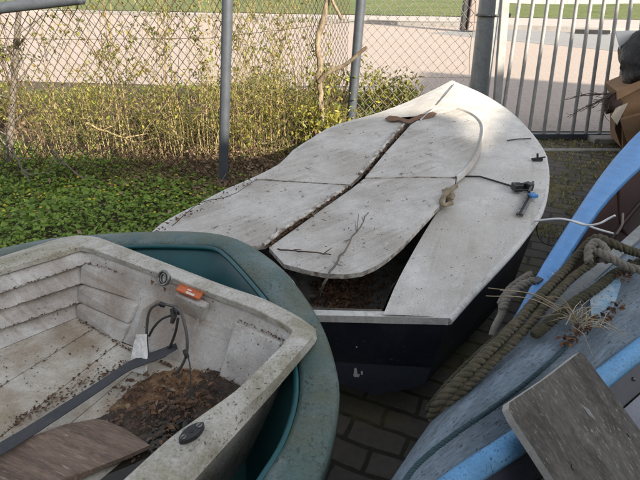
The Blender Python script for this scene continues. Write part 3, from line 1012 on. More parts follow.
# twigs lying on boards
mb = MB()
twig(mb, [P(315, 301, .30), D(324, 285, .03), D(333, 268, .058), D(345, 250, .056), D(356, 233, .056), D(368, 212, .075)], .006, .0022, 7, 5, sl=.05)
mb.tube([D(357, 231, .058), D(358.5, 214, .085)], [.002, .0012], 5)
tag(mb.build('branch', M['twig']), 'long grey twig reaching from the cockpit over the rear right board', 'twig')
mb = MB()
twig(mb, [D(277, 249, .062), D(292, 250.5, .056), D(312, 252, .056), D(331, 254.5, .054)], .0032, .0022, 6, 4, sl=.03)
tag(mb.build('twig', M['twigdark']), 'short dark twig lying across the corner of the rear right board', 'twig')
mb = MB()
twig(mb, [D(172, 226, .058), D(200, 203, .056), D(232, 195, .054), D(258, 180, .054), D(284, 181, .056)], .002, .001, 5, 6, sl=.03)
tag(mb.build('stalk', M['twigdark']), 'thin dry stalk trailing along the left edge of the rear left board', 'twig')
# crumpled rag wedged at the board joint
mb = MB()
rows = []
for i in range(9):
    th = i / 8 * PI
    row = []
    for j in range(16):
        ph = j / 16 * 2 * PI
        d_ = V(math.sin(th) * math.cos(ph), math.sin(th) * math.sin(ph), math.cos(th))
        rr = 1 + .45 * mnoise.noise(d_ * 2.3 + V(3, 1, 2))
        row.append(D(448, 195, .035) + V(d_.x * .028, d_.y * .05, d_.z * .022) * rr)
    rows.append(row)
mb.grid(rows, close=True)
mb.tube(spl([D(456, 186, .045), D(449, 191, .06), D(442, 199, .056), D(443, 205, .045), D(452, 203, .04)], 20), .010, 8)
tag(mb.build('rag', M['cloth']), 'crumpled tan rag wedged at the joint of the right boards', 'rag')

# ================================================================== GREEN BOAT
gb = thing('green_boat', 'green plastic boat with a broad mossy rim and teal inside under the grey dinghy', 'boat', V(-.6, .9, 0))
GZ = .55
GO = [(-60, 262), (40, 240), (95, 234.5), (130, 232), (180, 231), (212, 233), (238, 239), (262, 252), (285, 271.5), (305, 296), (322, 325), (333, 355), (339.5, 388), (337, 418), (330, 450), (318, 482), (290, 540), (240, 620)]
GI = [(-50, 276), (50, 250), (110, 245.5), (150, 244), (190, 244.5), (216, 246.5), (228, 254), (240, 266), (256, 284), (272, 304), (286, 330), (297, 358), (300, 388), (296, 415), (284, 447), (262, 482), (225, 540), (160, 620)]
n = 70
O = spl([P(x, y, GZ) for x, y in GO], n)
I = spl([P(x, y, GZ) for x, y in GI], n)
gc = V(-.75, .55, 0)
mb = MB()
rows = []
for k in range(n):
    o, i_ = O[k], I[k]
    ins = (i_ - o)
    hb = o + ins * .95
    hb.z = GZ - .05
    lo = o.lerp(V(gc.x, gc.y, 0), .42)
    lo.z = .03
    mid = o.lerp(V(gc.x, gc.y, 0), .30)
    mid.z = .2
    rows.append([i_ + V(0, 0, -.012), i_ + V(0, 0, .003), i_.lerp(o, .12) + V(0, 0, .007), i_.lerp(o, .5) + V(0, 0, .010), o.lerp(i_, .10) + V(0, 0, .004), o + V(0, 0, -.004), o + V(0, 0, -.045), o.lerp(i_, .08) + V(0, 0, -.045), hb, mid, lo])
mb.grid([r[:8] for r in rows])
mb.build('rim', M['green'], gb)
mb = MB()
mb.grid([r[7:] for r in rows])
mb.add([r[-1] for r in rows], [tuple(range(n))])
mb.build('hull', M['teal'], gb)
mb = MB()
rows = []
for k in range(n):
    i_ = I[k]
    a1 = i_.lerp(V(gc.x, gc.y, 0), .035)
    a1.z = GZ - .05
    a2 = i_.lerp(V(gc.x, gc.y, 0), .16)
    a2.z = .28
    a3 = i_.lerp(V(gc.x, gc.y, 0), .26)
    a3.z = .14
    rows.append([i_ + V(0, 0, -.012), a1, a2, a3])
mb.grid(rows)
mb.add([r[-1] for r in rows], [tuple(range(n))[::-1]])
mb.build('interior', M['teal'], gb)
mb = MB()
mb.tube([q.lerp(V(gc.x, gc.y, q.z), .012) + V(0, 0, -.004) for q in I], .008, 8)
mb.build('inner_lip', M['teal'], gb)

# ================================================================== GREY DINGHY
dg = thing('grey_dinghy', 'grimy grey plastic dinghy with stepped sides nested in the green boat', 'boat', V(-.6, .9, 0))
RZ = .60
zs = [(-.0)]
out_px = [(-160, 307), (0, 260.5), (60, 241.5), (78, 237.5), (96, 239), (150, 259), (221, 286), (262, 300), (294, 317), (311, 329), (312, 337), (267, 388), (200, 446), (120, 520), (30, 610)]
in_px = [(-160, 322), (0, 270), (58, 253), (78, 246.5), (88, 247.5), (146, 268.5), (217, 295), (255, 309), (286, 325), (293, 331), (284, 343), (237, 390), (170, 437), (90, 510), (0, 595)]
fl_px = [(-160, 305), (0, 257), (58, 238.5), (78, 235), (98, 237), (152, 257.5), (223, 285), (265, 299), (298, 316), (316, 329), (317, 341), (275, 391), (200, 474), (130, 550), (40, 650)]


def dz_(i):
    return 0


def ring(px, z, per=10):
    pts = [P(x, y, z) for x, y in px]
    return pts


def smooth_ring(pts, n=6):
    q = []
    for i in range(len(pts) - 1):
        for k in range(n):
            q.append(pts[i].lerp(pts[i + 1], k / n))
    q.append(pts[-1])
    for _ in range(1):
        q = [q[0]] + [(q[i - 1] + q[i] * 2 + q[i + 1]) / 4 for i in range(1, len(q) - 1)] + [q[-1]]
    return q


ro = smooth_ring(ring(out_px, RZ))
ri = smooth_ring(ring(in_px, RZ))
rf = smooth_ring(ring(fl_px, RZ - .035))
cen = V(-.62, .85, 0)
rows = []
for k in range(len(ro)):
    low = rf[k].lerp(cen, .07)
    low.z = RZ - .04
    h1 = rf[k].lerp(cen, .16)
    h1.z = .40
    h2 = rf[k].lerp(cen, .28)
    h2.z = .22
    inn = ri[k]
    wob = .0022 * mnoise.noise(ro[k] * 9)
    rows.append([inn + V(0, 0, -.018), inn + V(0, 0, -.001), inn.lerp(ro[k], .06) + V(0, 0, .0015 + wob), inn.lerp(ro[k], .55) + V(0, 0, .001 + wob), inn.lerp(ro[k], .95) + V(0, 0, .0015), ro[k] + V(0, 0, -.001), rf[k].lerp(ro[k], .10) + V(0, 0, -.002), rf[k], low, h1, h2])
mb = MB()
mb.grid([r[:9] for r in rows])
o = mb.build('rim', M['dinghyrim'], dg)
em = o.modifiers.new('edges', 'EDGE_SPLIT')
em.split_angle = math.radians(32)
mb = MB()
mb.grid([r[8:] for r in rows])
mb.build('hull', M['dinghyrim'], dg)
# stepped port side and plain inside walls
A1, B1 = P(86, 247, RZ), P(293, 331, RZ)
uu = (B1 - A1).normalized()
nn_ = V(uu.y, -uu.x, 0)
if nn_.y > 0:
    nn_ = -nn_
FLZ = .41
mb = MB()
LB = [((0, 270), (79, 247.5), .586), ((0, 293.5), (80.5, 265.5), .552), ((0, 293), (80, 265), .541), ((0, 310.5), (79, 284), .502), ((0, 310), (78, 283.5), .491), ((0, 329.5), (77, 303.5), .452), ((0, 329), (76, 303), .441), ((0, 349), (74.5, 318.5), FLZ)]
rows = []
for (a_, b2, z) in LB:
    p0, p1 = P(a_[0], a_[1], z), P(b2[0], b2[1], z)
    d_ = p1 - p0
    rows.append([p0 - d_ * 2.0, p0 - d_ * .6, p0, p0.lerp(p1, .5), p1, p1 + d_ * .25])
rows[0] = [p + V(0, 0, .0) for p in rows[0]]
for i in range(len(rows) - 1):
    mb.grid([rows[i], rows[i + 1]], 0, False)
mb.build('stepped_side', M['dinghy'], dg, bevel=.0)
# vertical rib line on the port inwale
mb = MB()
mb.tube([P(41, 256, .595), P(41.5, 262, .58), P(42, 273, .552)], .0025, 6)
mb.build('side_rib', M['dinghy'], dg)
mb = MB()
# transom wall
wt = [P(x, y, RZ - .012) for x, y in ((70, 243), (88, 248), (146, 269), (217, 295.5), (255, 309.5), (286, 325.5), (297, 333))]
wb = [P(x, y, FLZ - .005) for x, y in ((68, 311), (78, 316), (125, 343), (185, 365), (218, 375), (240, 383), (252, 392))]
rows = []
for k in range(6):
    f = k / 5
    rows.append([wt[i].lerp(wb[i], f ** .8) + nn_ * (-.012 * math.sin(f * PI)) for i in range(7)])
mb.grid(rows)
# starboard wall under the rim
wr = [P(x, y, RZ - .012) for x, y in ((297, 333), (284, 344), (237, 391), (170, 438), (90, 511), (0, 596))]
rows = []
for k in range(4):
    f = k / 3
    rw_ = []
    for p in wr:
        q = p + V(-.03, .02, 0) * (f * 1.2)
        q.z = p.z + (FLZ - .01 - p.z) * f
        rw_.append(q)
    rows.append(rw_)
mb.grid(rows)
mb.build('inner_wall', M['dinghy'], dg)


def block(mb, tl, tr_, bl, br, zt, zb, back=.035):
    v = [P(tl[0], tl[1], zt), P(tr_[0], tr_[1], zt), P(bl[0], bl[1], zb), P(br[0], br[1], zb)]
    w = [p - nn_ * back for p in v]
    mb.add(v + w, [(0, 2, 3, 1), (0, 1, 5, 4), (0, 4, 6, 2), (1, 3, 7, 5), (2, 6, 7, 3)])


def PT(px, py, off):
    """point on the upright plane of the transom wall, off metres inward"""
    d_ = ray(px, py)
    o_ = V(0, 0, CAM_H)
    b0 = A1 + nn_ * off
    t_ = (b0 - o_).dot(nn_) / d_.dot(nn_)
    return o_ + d_ * t_


mb = MB()
block(mb, (80, 265), (146, 278), (78, 284), (139, 303), .55, .50)
block(mb, (77.5, 286.5), (135, 306), (76, 302), (128, 325), .498, .45)
block(mb, (75.5, 305), (126, 327), (74.5, 319), (119, 346), .449, FLZ - .01)
mb.build('corner_step', M['dinghy'], dg, bevel=.009, seg=3)
mb = MB()
v = [P(174, 293.5, .575), P(204, 307, .575), PT(166, 338, .012), PT(199, 350, .012)]
w = [p - nn_ * .022 for p in v]
mb.add(v + w, [(0, 2, 3, 1), (0, 1, 5, 4), (0, 4, 6, 2), (1, 3, 7, 5), (2, 6, 7, 3)])
mb.build('centre_buttress', M['dinghy'], dg, bevel=.008, seg=3)
for pts_ in (((171, 322), (165, 340), (161, 360)), ((199, 318), (192, 342), (187, 364))):
    mb = MB()
    mb.tube(spl([PT(x, y, .014 + .030 * k) for k, (x, y) in enumerate(pts_)], 10), [.004, .007, .009, .010, .011, .011, .011, .011, .011, .010], 8)
    mb.build('wall_ridge', M['dinghy'], dg)
mb = MB()
block(mb, (234, 322), (282, 344), (217, 381), (250, 396), .548, FLZ - .01)
mb.build('corner_box', M['dinghy'], dg, bevel=.006, seg=3)
for (t0_, b0_, b1_) in (((141, 309), (134, 338), (147, 341)),):
    mb = MB()
    tp = P(t0_[0], t0_[1], .53)
    v0, v1 = P(b0_[0], b0_[1], FLZ + .02), P(b1_[0], b1_[1], FLZ + .02)
    bk = -nn_ * .08
    md = (v0 + v1) / 2 + nn_ * .012
    mb.add([tp, v0, md, v1, tp + bk, v0 + bk, v1 + bk], [(0, 1, 2), (0, 2, 3), (0, 4, 5, 1), (0, 3, 6, 4)])
    mb.build('wall_fin', M['dinghy'], dg, bevel=.006)
# floor planks moulded with grooves
mb = MB()
seams = [((0, 349), (74.5, 318.5)), ((0, 387), (91, 330)), ((0, 437), (117, 344)), ((0, 482), (150, 357)), ((60, 500), (200, 372)), ((150, 500), (262, 392))]
for i in range(5):
    (a0, a1), (b0, b1) = seams[i], seams[i + 1]
    p0, p1, q0, q1 = P(*a0, FLZ), P(*a1, FLZ), P(*b0, FLZ), P(*b1, FLZ)
    g_ = .0022
    e_ = (q0 - p0).normalized()
    p0, p1, q0, q1 = p0 + e_ * g_, p1 + e_ * g_, q0 - e_ * g_, q1 - e_ * g_
    ext0, ext1 = (p0 - p1) * 1.6, (q0 - q1) * 1.6
    mb.slab([p1 + (p1 - p0) * .03, p0 + ext0, q0 + ext1, q1 + (q1 - q0) * .03], V(0, 0, -.02))
mb.build('floor', M['dinghyfloor'], dg, bevel=.003)
mb = MB()
mb.slab([P(60, 312, FLZ - .008), P(-250, 420, FLZ - .008), P(-100, 640, FLZ - .008), P(120, 560, FLZ - .008), P(270, 395, FLZ - .008)], V(0, 0, -.02))
mb.build('subfloor', M['wetmud'], dg)


# chrome eye plate on the transom
mb = MB()
c0 = PT(164, 278, .012)
vv = V(0, 0, 1)
fwd = (V(0, 0, .55) + nn_ * 1.0).normalized()
e1_ = uu
e2_ = fwd.cross(uu).normalized()
mb.tube([c0 + (e1_ * math.cos(k * PI / 14) * .021 + e2_ * math.sin(k * PI / 14) * .021) + fwd * .003 for k in range(29)], .0042, 8)
mb.tube([c0 + (e1_ * math.cos(k * PI / 10) * .011 + e2_ * math.sin(k * PI / 10) * .013) + fwd * .003 for k in range(21)], .0022, 7)
pl = [c0 + (e1_ * math.cos(k * PI / 12) * .031 + e2_ * math.sin(k * PI / 12) * .019) + fwd * .0005 for k in range(24)]
mb.slab(pl, -fwd * .004)
ey = mb.build('eye_plate', M['chrome'], dg)
mb = MB()
for (x, y) in ((153.5, 281), (166, 288)):
    q = PT(x, y, .015)
    MB().add([q + e1_ * .008 + fwd * .004, q - e1_ * .008 + fwd * .004, q - e2_ * .014 + fwd * .003, q + e2_ * .004 + fwd * .01], [(0, 1, 2), (0, 3, 1)]).build('tape_scrap', M['peel'], dg)
# orange label on the buttress top
mb = MB()
lp = [P(x, y, .5915) for x, y in ((181.5, 281.5), (204.5, 290.5), (199, 299), (176, 289.5))]
mb.slab(lp[::-1], V(0, 0, -.006))
lab = mb.build('label_plate', M['orange'], dg, bevel=.001)
mb = MB()
mb.add([P(x, y, .5922) for x, y in ((186.5, 291), (195, 294.5), (193.5, 296.3), (185.3, 293))], [(0, 1, 2, 3)])
mb.add([P(x, y, .5922) for x, y in ((188, 288.6), (192, 290.2), (191, 291.6), (187, 290))], [(0, 1, 2, 3)])
mb.build('emblem', M['labelpale'], lab)
# black fairlead on the starboard rim
q0, q1 = P(184, 440.5, RZ + .006), P(200, 428.5, RZ + .006)
dd = (q1 - q0).normalized()
sd = V(-dd.y, dd.x, 0)
c = (q0 + q1) / 2
L2 = (q1 - q0).length / 2
mb = MB()
oc = []
for k in range(24):
    a_ = 2 * PI * k / 24
    x_ = math.cos(a_)
    y_ = math.sin(a_)
    oc.append(c + dd * (x_ * (L2 + .010)) + sd * (y_ * .012 * (1.0 + .25 * (1 - abs(x_)))) + V(0, 0, .009))
mb.slab(oc, V(0, 0, -.010))
fl = mb.build('fairlead', M['black'], dg, bevel=.003)
for q in (q0, q1):
    mb = MB()
    mb.tube([q + V(0, 0, .003), q + V(0, 0, .0105)], .0062, 14)
    mb.box(q + V(0, 0, .0107), dd * .005, sd * .0009, V(0, 0, .0006), 1)
    mb.build('screw', [M['chrome'], M['black']], fl)
mb = MB()
mb.tube([c + V(0, 0, .003), c + V(0, 0, .0097)], .004, 10)
mb.build('hole', plain('dark_hole', (.004, .004, .004)), fl)

# things in the dinghy
mb = MB()
loop = [PT(176, 307, .05), PT(166, 304.5, .07), PT(158, 304, .085), PT(150, 310, .10), PT(147, 325, .115), PT(147, 345, .13), PT(149.5, 365, .145), PT(157, 376, .155), PT(167, 377.5, .155), PT(178, 371, .14), PT(186, 356, .12), PT(187, 338, .10), PT(184, 322, .085), PT(180, 311, .07), PT(175, 308, .06)]
mb.tube(spl(loop, 70), .0042, 10)
cl = thing('cable_lock', 'dark cable lock hanging in a loop from the dinghy transom', 'cable', PT(173, 315, .08))
mb.build('cable', M['cable'], cl)
mb = MB()
mb.tube(spl([PT(172, 315, .07), PT(162, 319, .09), PT(154, 327, .11), PT(149, 336, .12)], 16), .0036, 8)
mb.tube(spl([PT(178, 318, .07), PT(176, 330, .085), PT(172, 342, .10), PT(166, 355, .12)], 16), .0040, 8)
mb.build('cable_tail', M['black'], cl)
for nm, args in (('ferrule', ([PT(159, 303, .085), PT(162, 304.5, .08), PT(165, 306, .075)], [.006, .0085, .006], 10)),
                 ('lock_body', ([PT(172, 309, .06), PT(174, 316, .07), PT(172, 323, .08)], [.007, .009, .006], 10)),
                 ('lock_body', ([PT(176, 309, .06), PT(179, 313, .07)], [.008, .007], 10)),
                 ('ferrule', ([PT(184, 350, .115), PT(186, 354, .118), PT(188, 358, .12)], [.005, .007, .005], 8))):
    MB().tube(*args).build(nm, M['black'], cl)
mb = MB()
mb.tube(spl([PT(187, 354, .12), P(190, 366, .47), P(190.5, 385, .44), P(189, 405, .42), P(187, 425, .425)], 24), .0018, 6)
tag(mb.build('cord', M['black']), 'thin black cord hanging from the cable down into the leaf mud', 'cord')
# webbing strap
mb = MB()
sp_ = [(166, 352, .455), (150, 358, .45), (128, 367, .445), (100, 386, .442), (66, 408, .445), (30, 431, .455), (0, 449, .465), (-60, 482, .48)]
up_ = spl([P(x, y - 4.6 - .012 * max(0, 120 - x), z) for x, y, z in sp_], 40)
lo_ = spl([P(x, y + 4.6 + .02 * max(0, 120 - x), z) for x, y, z in sp_], 40)
mb.grid([[up_[i] + V(0, 0, .002), lo_[i] + V(0, 0, .002), lo_[i] - V(0, 0, .001), up_[i] - V(0, 0, .001)] for i in range(40)], 0, False, True)
mb.add([up_[0] + V(0, 0, .002), lo_[0] + V(0, 0, .002), PT(178, 349, .10), PT(176, 343, .10)], [(0, 1, 2, 3)])
tag(mb.build('strap', M['strap']), 'dark grey webbing strap running across the dinghy floor', 'strap')
# white paper
mb = MB()
rows = []
for i in range(9):
    f = i / 8
    row = []
    for j in range(6):
        g_ = j / 5
        x = (136.5 - 8 * f) + (10.5 + 8.5 * f - 0) * g_
        y = 334 + (36 + 6 * g_) * f
        q = P(x, y, .505 - .092 * f)
        row.append(q + nn_ * (.006 * mnoise.noise(V(x * .2, y * .2, 3))))
    rows.append(row)
mb.grid(rows, 0, False)
o = mb.build('paper', M['paper'])
sm = o.modifiers.new('solid', 'SOLIDIFY')
sm.thickness = .0012
tag(o, 'crumpled white paper standing behind the strap in the dinghy', 'paper')
# loose plywood board
mb = MB()
pp = [(-40, 470), (30, 437), (66, 424), (94, 419), (104, 420), (124, 428), (150, 445), (128, 455), (100, 466), (75, 477), (30, 490), (-50, 515)]
mb.slab([P(x, y, .436 + .012 * (x < 40)) for x, y in pp][::-1], V(0, 0, -.012))
tag(mb.build('loose_board', M['ply'], bevel=.003), 'loose brown plywood board lying in the dinghy under the strap', 'board')
# mud, puddle, wet leaves
mb = MB()


def blob(mb, pts, z, h, n=14):
    poly = spl([P(x, y, z) for x, y in pts] + [P(*pts[0], z)], 90)[:-1]
    cc = sum(poly, V(0, 0, 0)) / len(poly)
    poly = [cc + (p - cc) * (1 + .16 * mnoise.noise(p * 28) + .12 * mnoise.noise(p * 75)) for p in poly]
    rows = []
    for k in range(n):
        f = k / (n - 1)
        row = []
        for p in poly:
            q = cc.lerp(p, f)
            q.z = z + h * (1 - f * f) * (.7 + .9 * mnoise.noise(q * 22)) + .006 * mnoise.noise(q * 60) * (1 - f)
            row.append(q)
        rows.append(row)
    mb.grid(rows, 0, True, True)


blob(mb, [(122, 396), (135, 384), (155, 374), (185, 369), (206, 374), (204, 386), (185, 396), (160, 402), (138, 410), (112, 410)], FLZ + .002, .013)
tag(mb.build('leaf_mud', M['mud']), 'ridge of orange brown leaf mud on the dinghy floor', 'mud', kind='stuff')
mb = MB()
blob(mb, [(92, 420), (125, 404), (165, 396), (200, 372), (224, 372), (244, 383), (240, 395), (205, 420), (180, 445), (150, 465), (115, 440)], FLZ + .0025, .005)
tag(mb.build('dark_sludge', M['wetmud']), 'dark wet sludge in the corner of the dinghy floor', 'mud', kind='stuff')
mb = MB()
wp = spl([P(x, y, FLZ + .0085) for x, y in ((100, 480), (140, 446), (152, 428), (166, 420), (182, 419), (190, 426), (178, 446), (150, 470), (110, 505), (90, 500), (96, 480))], 40)
mb.add(wp[:-1], [tuple(range(39))])
tag(mb.build('puddle', M['water']), 'dark puddle of rainwater beside the plywood board in the dinghy', 'puddle', kind='stuff')
mb = MB()
pos = []
for _ in range(1100):
    f = random.random()
    x, y = random.gauss(172, 40), random.gauss(394, 16)
    if x > 236 - max(0, (y - 392)) * 1.35 or x < 95 or y < 371 - max(0, (150 - x) * -.1):
        continue
    if y < 368 + (x < 150) * (150 - x) * .55:
        continue
    pos.append(P(x, y, FLZ + .008 + random.random() * .007))
for _ in range(260):
    f = random.random()
    pos.append(P(15 + 115 * f + random.gauss(0, 5), 428 - 60 * f + random.gauss(0, 2.5) - 6, FLZ + .004))
for a_, b2, n_ in (((76, 318), (128, 349), 60), ((0, 387), (91, 330), 30), ((0, 437), (117, 344), 60), ((205, 368), (240, 384), 60), ((150, 358), (205, 378), 90), ((128, 349), (152, 360), 40)):  # crumb rows along the wall feet also darken corners in place of shade
    for _ in range(n_):
        f = random.random()
        pos.append(P(a_[0] + (b2[0] - a_[0]) * f + random.gauss(0, 1), a_[1] + (b2[1] - a_[1]) * f + random.gauss(0, .8), FLZ + .004))
for _ in range(55):
    x, y = random.uniform(0, 150), random.uniform(320, 430)
    if y > 350 - x * .42 + 4 and y < 450 - x * .6:
        pos.append(P(x, y, FLZ + .003))
leaves(mb, np.array([tuple(p) for p in pos]), .0085, .4, .55)
pos = []
for _ in range(330):
    x, y = random.uniform(95, 200), random.uniform(398, 462)
    if y > 545 - x * .62 or y > 640 - x * 1.18 or y < 425 - (x - 95) * .35:
        continue
    pos.append(P(x, y, FLZ + .010 + random.random() * .003))
leaves(mb, np.array([tuple(p) for p in pos]), .013, .12, .6)
pos = []
for _ in range(110):
    x, y = random.gauss(170, 32), random.gauss(396, 15)
    if 100 < x < 232 - max(0, (y - 392)) * 1.35 and y > 374:
        pos.append(P(x, y, FLZ + .016 + random.random() * .008))
leaves(mb, np.array([tuple(p) for p in pos]), .019, .25, .6, jit=.6)
tag(mb.build('wet_leaves', M['dinghylitter']), 'wet brown leaf scraps strewn over the dinghy floor', 'leaf litter', kind='stuff')
# crumbs stuck on the ledges and rims
mb = MB()
pos = []
for _ in range(260):
    f = random.random()
    a_, b2, z = random.choice([((0, 293), (80, 265), .552), ((0, 310), (79, 283.5), .502), ((0, 329), (77, 303), .452), ((82, 262), (150, 280), .553), ((238, 320), (286, 341), .552)])
    pos.append(P(a_[0] + (b2[0] - a_[0]) * f, a_[1] + (b2[1] - a_[1]) * f + random.gauss(0, .8), z + .002))
leaves(mb, np.array([tuple(p) for p in pos]), .007, .4, .6)
tag(mb.build('ledge_crumbs', M['crumb']), 'dark crumbs caught along the ledges of the dinghy sides', 'leaf litter', kind='stuff')

# ================================================================== BLUE ROWING BOAT
bb = thing('blue_rowing_boat', 'rowing boat with a bright sky blue gunwale and maroon inside', 'boat', V(1.6, 1.9, 0))
BZa, BZy = .47, .045


def BP(px, py, off=0):
    return PL(px, py, BZa + off, 0, BZy)


bo_px = [(480, 372), (500, 338), (519, 308), (538, 272), (557.5, 240), (584, 199), (603, 172), (621, 150), (645, 126), (690, 90), (760, 45)]
bi_px = [(506, 380), (524, 345), (541, 311), (556, 276), (578, 240), (602, 205), (621, 184), (642, 164), (668, 143), (715, 106), (790, 62)]
n = 44
BO = spl([BP(*p) for p in bo_px], n)
BI = spl([BP(*p) for p in bi_px], n)
mb = MB()
rows = []
for k in range(n):
    o, i_ = BO[k], BI[k]
    rows.append([o + V(0, 0, -.03), o + V(0, 0, -.004), o.lerp(i_, .06), o.lerp(i_, .5) + V(0, 0, .006), o.lerp(i_, .95) + V(0, 0, .001), i_ + V(0, 0, -.006), i_ + V(0, 0, -.03)])
mb.grid(rows)
# far gunwale
off_ = V(.78, -.52, 0)
prof = [math.sin(min(1, .12 + k / (n - 1) * 1.05) * PI * .5) for k in range(n)]
rows2 = []
for k in range(n):
    o = BO[k] + off_ * prof[k]
    i_ = o - off_.normalized() * .055
    rows2.append([i_ + V(0, 0, -.03), i_, o, o + V(0, 0, -.03)])
mb.grid(rows2)
mb.build('gunwale', M['blue'], bb)
mb = MB()
mi = MB()
rows, ri_ = [], []
for k in range(n):
    l0 = BO[k] + V(.008, -.005, -.02)
    r0 = rows2[k][3] + V(-.006, .004, .005)
    c = (l0 + r0) / 2
    kz = .06
    ln = [l0, l0.lerp(c, .14), l0.lerp(c, .38), c, r0.lerp(c, .38), r0.lerp(c, .14), r0]
    zf = [l0.z, l0.z * .62 + kz * .38, kz + .10, kz, kz + .10, l0.z * .62 + kz * .38, r0.z]
    rows.append([V(p.x, p.y, z) for p, z in zip(ln, zf)])
    ri_.append([V(p.x, p.y, z + (.025 if 0 < q < 6 else 0)) + (c - p) * .03 for q, (p, z) in enumerate(zip(ln, zf))])
mb.grid(rows)
mb.build('hull', M['bluehull'], bb)
mi.grid(ri_)
mi.build('interior', M['maroon'], bb)
for k in (12, 17, 22, 27, 32):
    mb = MB()
    mb.tube(spl([p + V(0, 0, .012) for p in ri_[k]], 24), .012, 7)
    mb.build('rib', M['maroon'], bb)
mb = MB()
for q in (2, 4):
    mb.tube([ri_[k][q] + V(0, 0, .02) for k in range(6, n - 4)], .014, 7)
mb.build('stringer', M['maroon'], bb)
mb = MB()
mb.box(BP(537.5, 280, .008), V(.014, .011, 0), V(-.007, .009, 0), V(0, 0, .004))
mb.build('gunwale_plate', M['navyband'], bb, bevel=.002)

# ================================================================== OVERTURNED GREY-BLUE BOAT
ob = thing('overturned_boat', 'upturned boat with flaking grey blue bottom and light blue rail', 'boat', V(.9, .9, 0))
HL, HR = .56, .60
Lp = [(352, 545), (376, 512), (402, 472), (430, 430), (470, 378), (520, 330), (580, 278), (640, 228), (720, 168), (800, 110)]
Rp = [(388, 530), (420, 500), (446, 478), (478, 456), (520, 429), (560, 400), (600, 370), (640, 340), (720, 284), (800, 230)]
n = 50
LE = spl([P(x, y, HL) for x, y in Lp], n)
RE = spl([P(x, y, HR) for x, y in Rp], n)
mb = MB()
rows = []
for k in range(n):
    rw_ = []
    for j in range(9):
        f = j / 8
        q = LE[k].lerp(RE[k], f) + V(0, 0, .03 * math.sin(f * PI) * min(1, (LE[k] - RE[k]).length * 2.5))
        q.z += .004 * mnoise.noise(q * 9)
        rw_.append(q)
    rows.append(rw_)
mb.grid(rows)
# far side falls away to the ground
mb.grid([[r[0], r[0] + V(-.015, .01, -.03), V(r[0].x - .02, r[0].y + .02, .30), V(r[0].x + .0, r[0].y + .02, .03)] for r in rows])
mb.build('bottom', M['greyblue'], ob)
mb = MB()
ow = V(.55, -.83, 0).normalized()
mb.grid([[p + ow * -.006 + V(0, 0, -.004), p + ow * -.004 + V(0, 0, .007), p + ow * .002 + V(0, 0, .011), p + ow * .016 + V(0, 0, .010 + .002 * mnoise.noise(p * 20)), p + ow * .028 + V(0, 0, .003), p + ow * .034 + V(0, 0, -.008), p + ow * .034 + V(0, 0, -.022), p + ow * .018 + V(0, 0, -.028)] for p in RE])
mb.build('rail', M['bluerail'], ob)
mb = MB()
rows = []
for k in range(n):
    o = RE[k]
    rows.append([o + V(.010, -.016, -.028), o + V(.022, -.035, -.052), o + V(.034, -.052, -.080)])
mb.grid(rows)
mb.build('stripe', M['darkstripe'], ob)
mb = MB()
mb.grid([[r[2] + V(.002, -.004, .0), r[2] + V(.05, -.07, -.12), r[2] + V(.10, -.13, -.34), V(r[2].x + .10, r[2].y - .14, .03)] for r in rows])
mb.build('side', M['lilac'], ob)
for k, rr in ((0, 0),):
    pass
for (x, y) in ((530, 446.5), (633, 383), (486, 472), (585, 416)):
    mb = MB()
    best = min(range(n), key=lambda k: (rows[k][1] - P(x, y, .55)).length)
    q = rows[best][1]
    nv = V(.6, -.55, .55).normalized()
    mb.tube([q, q + nv * .003, q + nv * .005], [.0055, .005, .002], 10)
    mb.build('rivet', M['chrome'], ob)
# teal cord along the bottom
mb = MB()
pth = spl([P(x, y, .622) for x, y in ((398, 490), (420, 462), (455, 434), (490, 410), (525, 384), (556, 357), (575, 338))], 60)
mb.rope(pth, .0052, .019, fuzz=.15)
tag(mb.build('teal_cord', M['tealcord']), 'thin dark teal cord lying along the upturned boat bottom', 'cord')
# weathered plank
pl = thing('plank', 'weathered grey plywood plank leaning over the light blue rail', 'plank', P(560, 420, .6))
c1_, c2_, c3_ = P(506, 407, .70), P(582, 352, .70), P(640, 433, .60)
lenv = (c3_ - c2_).normalized() * .62
wv = c2_ - c1_
lenv = lenv - wv * (lenv.dot(wv) / wv.dot(wv)) * .8
mb = MB()
nrm = lenv.cross(wv).normalized()
if nrm.z < 0:
    nrm = -nrm
e = .02
cs = [c1_ + wv * .06, c1_ + lenv * .02 + wv * .0 + lenv * .005, c1_ + lenv, c2_ + lenv, c2_ + lenv * .01, c2_ - wv * .02]
top = [c1_ + wv * .05 - lenv * .004, c1_ + wv * .012 + lenv * .008, c1_ + lenv * .04, c1_ + lenv, c2_ + lenv, c2_ + lenv * .01, c2_ - wv * .015 - lenv * .004, c1_.lerp(c2_, .5) + nrm * .001]
mb.slab(top[::-1] if (top[1] - top[0]).cross(top[2] - top[1]).dot(nrm) < 0 else top, -nrm * .020, 0, 1)
mb.build('board', [M['plank'], M['plankedge']], pl, bevel=.002)
for (x, y, big) in ((587, 411, 0), (573, 467, 1), (629, 435, 1)):
    mb = MB()
    d_ = ray(x, y)
    t_ = (c1_ - V(0, 0, CAM_H)).dot(nrm) / d_.dot(nrm)
    q = V(0, 0, CAM_H) + d_ * t_
    if big:
        mb.tube([q + nrm * .0005, q + nrm * .002], .0045, 10, 0)
    else:
        a_, b2 = lenv.normalized(), wv.normalized()
        mb.add([q - a_ * .018 - b2 * .004 + nrm * .0015, q + b2 * .006 + nrm * .0015, q + a_ * .022 + b2 * .004 + nrm * .0015, q - b2 * .004 + a_ * .008 + nrm * .0015], [(0, 1, 2, 3)], 1)
    mb.build('nail_hole' if big else 'peeled_spot', [M['black'], M['batten']], pl)
